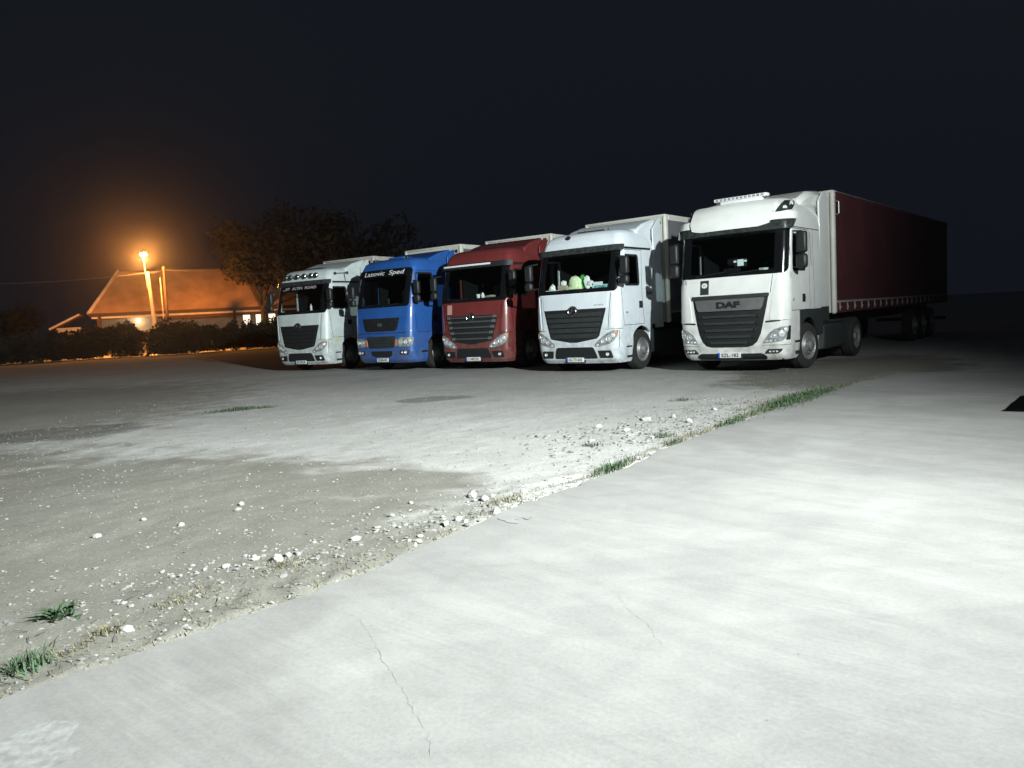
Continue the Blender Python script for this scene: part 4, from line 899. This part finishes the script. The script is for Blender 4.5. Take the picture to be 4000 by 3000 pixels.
put(t4f, 'papers', MB().blob((-.8, .46, zd+.06), (.09, .08, .11), 8, .35).box(-.98, -.6, .40, .5, zd-.03, zd+.03), PAPER, 'pile of papers at the passenger end of the cluttered dashboard', 'papers')
nb = put(t4f, 'name_board', MB().box(.48, 1.02, .33, .345, zd-.03, zd+.085), CYANP, 'pale cyan name board behind the windscreen of the cluttered white truck', 'sign')
V_, F_ = text_mesh('VOZNIKOV', .1, .46, bold=.003); np_obj('board_lettering', [(.76+x, .325, zd+.028+z) for x, z in V_], F_, mat('teal_ink', (.02, .12, .14), .6), nb)
put(t4f, 'paper_card', MB().box(.47, .74, .40, .41, zd+.06, zd+.16), PAPER, 'white card standing behind the cyan name board', 'card')
put(t4f, 'pink_pennant', MB().add([(.86, .42, zd+.06), (1.0, .42, zd+.06), (.98, .45, zd+.34), (.94, .46, zd+.36)], [(0, 1, 2, 3)]).blob((.93, .45, zd+.12), (.05, .02, .08), 8, .2), PINK, 'pink pennant hanging at the window post of the cluttered white truck', 'pennant')
zd = 2.20
dv = put(t5, 'toll_device', MB().box(.02, .30, .33, .38, zd+.12, zd+.30), INK, 'small toll device with a lit screen behind the tallest truck\'s windscreen', 'device', bevel=.01)
MB().box(.10, .24, .322, .329, zd+.14, zd+.28).obj('screen', SCREEN, dv)
for x in (.045, .28): MB().box(x-.03, x+.03, .322, .329, zd+.22, zd+.26).obj('sticker', PAPER, dv)
put(t5, 'road_papers', MB().box(.55, .80, .40, .46, zd-.02, zd+.06).blob((.74, .45, zd+.03), (.1, .04, .03), 8, .2), PAPER, 'white papers lying on the dashboard of the tallest white truck', 'papers')
zd = 2.10
put(t3, 'white_cup', MB().lathe([(.001, 0), (.045, 0), (.06, .12), (.05, .12)], 'z', (.0, .45, zd), 12).blob((.13, .5, zd+.08), (.05, .05, .09), 9, .2), PAPER, 'white cup on the dashboard of the maroon truck', 'cup')
put(t3, 'tan_cap', MB().blob((.42, .55, zd+.03), (.28, .12, .05), 12, .15), CARDB, 'tan cloth lying on the dashboard of the maroon truck', 'cloth')
put(t1, 'dashboard_bottle', MB().lathe([(.001, 0), (.04, 0), (.04, .16), (.015, .2), (.015, .24), (.001, .24)], 'z', (.2, .5, zd), 12), PAPER, 'pale bottle on the dashboard of the truck with roof spotlights', 'bottle')
put(t2, 'phone_holder', MB().box(.02, .09, .4, .43, zd+.02, zd+.2).tube((.055, .42, zd-.02), (.055, .42, zd+.05), .015), GREYP, 'grey phone holder on the dashboard of the blue truck', 'holder', bevel=.008)
# ------------------------------------------------------------------ background: hedge, lamp, building, trees
LEAF = mat('hedge_leaf', (.013, .019, .014), .9, var=.4, scale=2)
LEAFT = mat('tree_leaf', (.022, .023, .016), .9, var=.4, scale=1)
BARK = mat('bark', (.07, .055, .04), .95, var=.3, scale=4)
def leafcloud(n, c, r, size, hollow=.45):
    d = rng.normal(0, 1, (n, 3)); d /= np.linalg.norm(d, axis=1)[:, None]; k = (hollow+(1-hollow)*rng.random(n)**.6)[:, None]
    lump = 1+.28*np.sin(d[:, :1]*5+c[0])*np.cos(d[:, 1:2]*4+c[1])+.15*np.sin(d[:, 2:]*7)
    P_ = np.array(c)+d*np.array(r)*k*lump
    a = rng.normal(0, 1, (n, 3)); a /= np.linalg.norm(a, axis=1)[:, None]; b = np.cross(a, rng.normal(0, 1, (n, 3))); b /= np.linalg.norm(b, axis=1)[:, None]
    s_ = size*rng.uniform(.5, 1.3, (n, 1)); V_ = np.stack([P_-a*s_, P_-b*s_*.5, P_+a*s_, P_+b*s_*.5], 1)
    return V_.reshape(-1, 3), np.arange(n*4).reshape(-1, 4)
def cat_(parts):
    V_, F_, o = [], [], 0
    for v, f in parts: V_.append(v); F_.append(f+o); o += len(v)
    return np.concatenate(V_), np.concatenate(F_)
def bush(x, y, h, w, label, n=1500, gapb=.25):
    t = empty('bush', (x, y, 0), label=label, cat='bush', group='bushes along the far edge of the yard')
    V_, F_ = cat_([leafcloud(n//3, (random.uniform(-.3, .3)*w+dx*w*.5, random.uniform(-.3, .3), gapb+(h-gapb)*.5), (w*.42, .9, (h-gapb)*.52*random.uniform(.85, 1.1)), .13) for dx in (-.8, 0, .8)])
    V_[:, 2] = np.maximum(V_[:, 2], .05); np_obj('foliage', V_, F_, LEAF, t)
    m = MB()
    for k in range(7): m.tube((random.uniform(-.35, .35)*w, random.uniform(-.2, .2), -.05), (random.uniform(-.45, .45)*w, random.uniform(-.3, .3), h*.6), .04, .015, 5)
    m.obj('stems', BARK, t)
HB = [(-46, 55.5, 2.1), (-42.5, 56, 2.2), (-39, 56.8, 2.1), (-36, 58, 2.2), (-33.4, 60.0, 2.35), (-30.6, 60.4, 2.55), (-28, 60.2, 2.5), (-25.4, 60.2, 2.45), (-23, 62.5, 2.3), (-21, 66, 2.2), (-18.6, 69.5, 2.2), (-15.8, 72, 2.2)]
HL = ['low dark bush at the far end of the hedge, below the small round tree', 'dark bush in the hedge, second from its outer end', 'dark hedge bush just outside the lean-to', 'dark hedge bush in front of the lean-to',
      'dark hedge bush in front of the glowing wall lamp', 'tall hedge bush with bare stems at the foot of the street lamp', 'tall hedge bush right beside the utility post', 'hedge bush between the utility post and the lit windows',
      'hedge bush below the three lit windows', 'hedge bush next to the truck with roof spotlights', 'hedge bush half hidden by the truck with roof spotlights', 'hedge bush behind the truck with roof spotlights']
for i, (x, y, h) in enumerate(HB):
    bush(x, y, h, 3.0, HL[i], 8000, .45 if i == 5 else .0)
def tree(name, x, y, h, w, label, group, n=3500, size=.34, trunk=.28):
    t = empty(name, (x, y, 0), label=label, cat='tree', group=group)
    m = MB(); m.tube((0, 0, -.1), (.1, 0, h*.35), trunk, trunk*.7, 9); tips = []
    for k in range(8):
        a = k*.785+random.uniform(-.3, .3); p = (w*.42*math.cos(a)*random.uniform(.5, 1), w*.42*math.sin(a)*random.uniform(.5, 1), h*random.uniform(.5, .88)); tips.append(p)
        m.tube((.08, 0, h*random.uniform(.22, .36)), p, trunk*.45, .04, 6)
    m.obj('trunk', BARK, t)
    V_, F_ = cat_([leafcloud(n//9, (p[0], p[1], p[2]), (w*random.uniform(.2, .3), w*random.uniform(.2, .3), h*random.uniform(.11, .17)), size, .2) for p in tips+[(0, 0, h*.82)]])
    np_obj('crown', V_, F_, LEAFT, t)
tree('tree', -25.5, 80, 13.0, 9, 'broad dark tree behind the lit roof, right of the street lamp', None)
tree('tree', -20.0, 84, 15.5, 11, 'tallest dark tree rising behind the white truck with spotlights', None)
tree('tree', -13.0, 92, 14.5, 12, 'dark tree behind the blue truck roof', None)
tree('tree', -53.5, 84, 5.6, 5.2, 'small round tree faintly lit beyond the left end of the hedge', None, 1600, .25)

# thatched building, lit by the street lamp
THATCH = mat('thatch_roof', (.30, .19, .12), .95, var=.3, scale=.9, bump=.6, bscale=6)
TIMBER = mat('dark_timber', (.06, .035, .022), .8, var=.3, scale=2)
PLASTER = mat('plaster_wall', (.42, .36, .28), .9, var=.2, scale=1.2)
TRIM = mat('pale_roof_trim', (.55, .48, .42), .8, var=.2, scale=2)
WARMWIN = mat('lit_window', (.8, .75, .6), .5, emit=(1, .86, .62), es=1.6)
ba = math.atan2(7, 15.9)
b_ = empty('roadside_inn', (-40.2, 74, 0), ba, label='low timber-fronted inn with a steep lit roof behind the hedge', cat='building')
LN = 30
rf = MB().add([(0, 0, 4.0), (LN, 0, 4.0), (LN-2, 4, 8.3), (2.7, 4, 8.3), (0, 8, 4.0), (LN, 8, 4.0), (0, 0, 3.8), (LN, 0, 3.8), (0, 8, 3.8), (LN, 8, 3.8)],
              [(0, 1, 2, 3), (4, 0, 3), (5, 4, 3, 2), (1, 5, 2), (0, 6, 7, 1), (4, 8, 6, 0), (6, 8, 9, 7), (1, 7, 9, 5), (5, 9, 8, 4)]).obj('roof', THATCH, b_)
MB().tube((-.05, -.05, 4.0), (2.7, 3.95, 8.35), .17, .12, 8).obj('hip_trim', TRIM, rf)
MB().box(0, LN, -.12, -.01, 3.72, 4.02).obj('eave_beam', TIMBER, b_)
MB().box(.2, LN-.2, .05, .15, 3.5, 3.7).obj('fascia_strip', TRIM, b_)
MB().box(6, LN-.2, .02, .2, 3.2, 3.45).obj('porch_beam', TIMBER, b_)
for x in (.9, 13.2, 16.4, 19.6, 22.8, 26): MB().box(x-.13, x+.13, -.02, .24, 0, 3.72).obj('porch_post', TIMBER, b_)
MB().box(.4, LN-.4, 3.0, 7.8, 0, 3.79).obj('wall', PLASTER, b_)
for x in (14.6, 15.9, 17.2):
    w_ = MB().box(x-.36, x+.36, 2.93, 2.99, 2.1, 3.25).obj('window', WARMWIN, b_); MB().box(x-.45, x-.37, 2.88, 2.99, 2.0, 3.3).box(x+.37, x+.45, 2.88, 2.99, 2.0, 3.3).box(x-.37, x+.37, 2.88, 2.99, 3.26, 3.34).obj('window_frame', TIMBER, w_)
for x in (1.6, 2.6, 19, 20.5, 22): MB().box(x-.3, x+.3, 2.94, 2.99, 1.6, 3.0).obj('window', mat('dim_window', (.3, .24, .18), .4), b_)
hl = MB().box(4.0, 4.3, 2.75, 2.98, 3.05, 3.35).obj('wall_lamp', mat('wall_lamp_glow', (1, .9, .7), .5, emit=(1, .82, .5), es=8), b_)
pl = bpy.data.lights.new('wall_lamp_light', 'POINT'); po = bpy.data.objects.new('wall_lamp_light', pl); C.objects.link(po); po.parent = b_; po.location = (4.15, 2.3, 3.1); pl.energy = 70; pl.color = (1, .75, .42); pl.shadow_soft_size = .1
an = empty('lean_to', (-43.6, 73.2, 0), ba, label='small lean-to with a pale sloping roof edge beside the inn', cat='shed')
MB().add([(0, 0, 2.7), (2.6, 0, 4.0), (2.6, 5, 4.0), (0, 5, 2.7), (0, 0, 2.6), (2.6, 0, 3.9), (2.6, 5, 3.9), (0, 5, 2.6)], [(0, 1, 2, 3), (4, 7, 6, 5), (0, 4, 5, 1), (1, 5, 6, 2), (2, 6, 7, 3), (3, 7, 4, 0)]).obj('roof', THATCH, an)
MB().tube((-.05, -.06, 2.72), (2.6, -.06, 4.02), .1, .1, 6).obj('roof_edge', TRIM, an); MB().box(.5, 2.5, .3, 4.8, 0, 2.8).obj('wall', PLASTER, an)

# street lamp
POLE = mat('concrete_pole', (.5, .46, .38), .85, var=.2, scale=3)
lp = empty('street_lamp', (-30.2, 66, 0), label='leaning concrete street lamp with a glowing orange head', cat='street lamp')
MB().tube((0, 0, -.2), (-.28, 0, 7.0), .2, .13, 10).obj('pole', POLE, lp)
MB().path([(-.42, -.05, 5.6), (-.46, -.1, 8.2), (-.3, -.3, 8.55)], .045).obj('arm', SILVER, lp)
MB().prism([(-.95, 8.5), (-.25, 8.52), (-.25, 8.68), (-.9, 8.72)], -.42, -.02).obj('lamp_head', SILVER, lp, .04)
MB().prism([(-.9, 8.36), (-.35, 8.36), (-.3, 8.49), (-.93, 8.49)], -.38, -.06).obj('lamp_glass', mat('sodium_glow', (1, .6, .2), .4, emit=(1, .55, .16), es=320), lp, .03)
sd = bpy.data.lights.new('street_lamp_light', 'POINT'); so = bpy.data.objects.new('street_lamp_light', sd); C.objects.link(so); so.parent = lp
so.location = (-.22, -.62, 8.2); sd.energy = 3400; sd.color = (1, .36, .07); sd.shadow_soft_size = .14
dd = bpy.data.lights.new('street_lamp_beam', 'SPOT'); do = bpy.data.objects.new('street_lamp_beam', dd); C.objects.link(do); do.parent = lp
do.location = (-.22, -.62, 8.25); dd.energy = 13000; dd.color = (1, .34, .06); dd.spot_size = R(140); dd.spot_blend = .6; do.rotation_euler = (R(30), 0, 0); dd.shadow_soft_size = .14
ps = empty('utility_post', (-30.1, 68, 0), label='thin dark utility post beside the street lamp', cat='post')
MB().tube((0, 0, -.2), (.12, 0, 7.6), .17, .12, 8).obj('pole', TIMBER, ps); MB().tube((-.3, 0, 0), (-.26, 0, 6.6), .04, .04, 6).obj('conduit', POLE, ps)
WIRE = mat('cable_sheath', (.12, .11, .10), .6)
def cable(a, b, sag, label):
    a, b = Vector(a), Vector(b); n = 16; pts = [tuple(a.lerp(b, k/n)-Vector((0, 0, sag*4*(k/n)*(1-k/n)))) for k in range(n+1)]
    return tag(MB().path(pts, .022, 5).obj('cable', WIRE), label, 'cable', 'overhead cables at the street lamp')
cable((-30.46, 66, 6.95), (-58, 63, 8.2), .9, 'overhead cable running from the street lamp away past the hedge end')
cable((-30.46, 66, 6.95), (-30.0, 68, 7.3), .12, 'short overhead cable between the street lamp and the utility post')
cable((-30.0, 68, 7.3), (-8, 86, 8.3), .8, 'overhead cable running from the utility post behind the trucks')

# the floodlight mast that lights the yard
fm = empty('floodlight_mast', (7.25, -.75, .02), label='steel mast carrying the floodlight beside the slab', cat='floodlight')
MB().tube((0, 0, 0), (0, 0, 6.8), .09, .06, 12).obj('mast', SILVER, fm)
fh = MB().box(-.22, .22, -.08, .08, -.16, .16).obj('lamp_housing', CHASS, fm, .02); fh.location = (-.25, .25, 6.58); fh.rotation_euler = (R(4), 0, R(49))
# ------------------------------------------------------------------ night haze
hz = MB().box(-75, 60, -16, 125, -1.2, 21).obj('haze', None, smooth=0)
hm = bpy.data.materials.new('haze_air'); hm.use_nodes = True; nt = hm.node_tree; nt.nodes.clear()
ho = nt.nodes.new('ShaderNodeOutputMaterial'); pv = nt.nodes.new('ShaderNodeVolumePrincipled'); pv.inputs['Color'].default_value = (.95, .95, .95, 1)
pv.inputs['Density'].default_value = .0013; pv.inputs['Anisotropy'].default_value = .95; nt.links.new(pv.outputs[0], ho.inputs['Volume'])
hz.data.materials.append(hm); tag(hz, 'thin night haze over the yard', 'haze', kind='stuff')
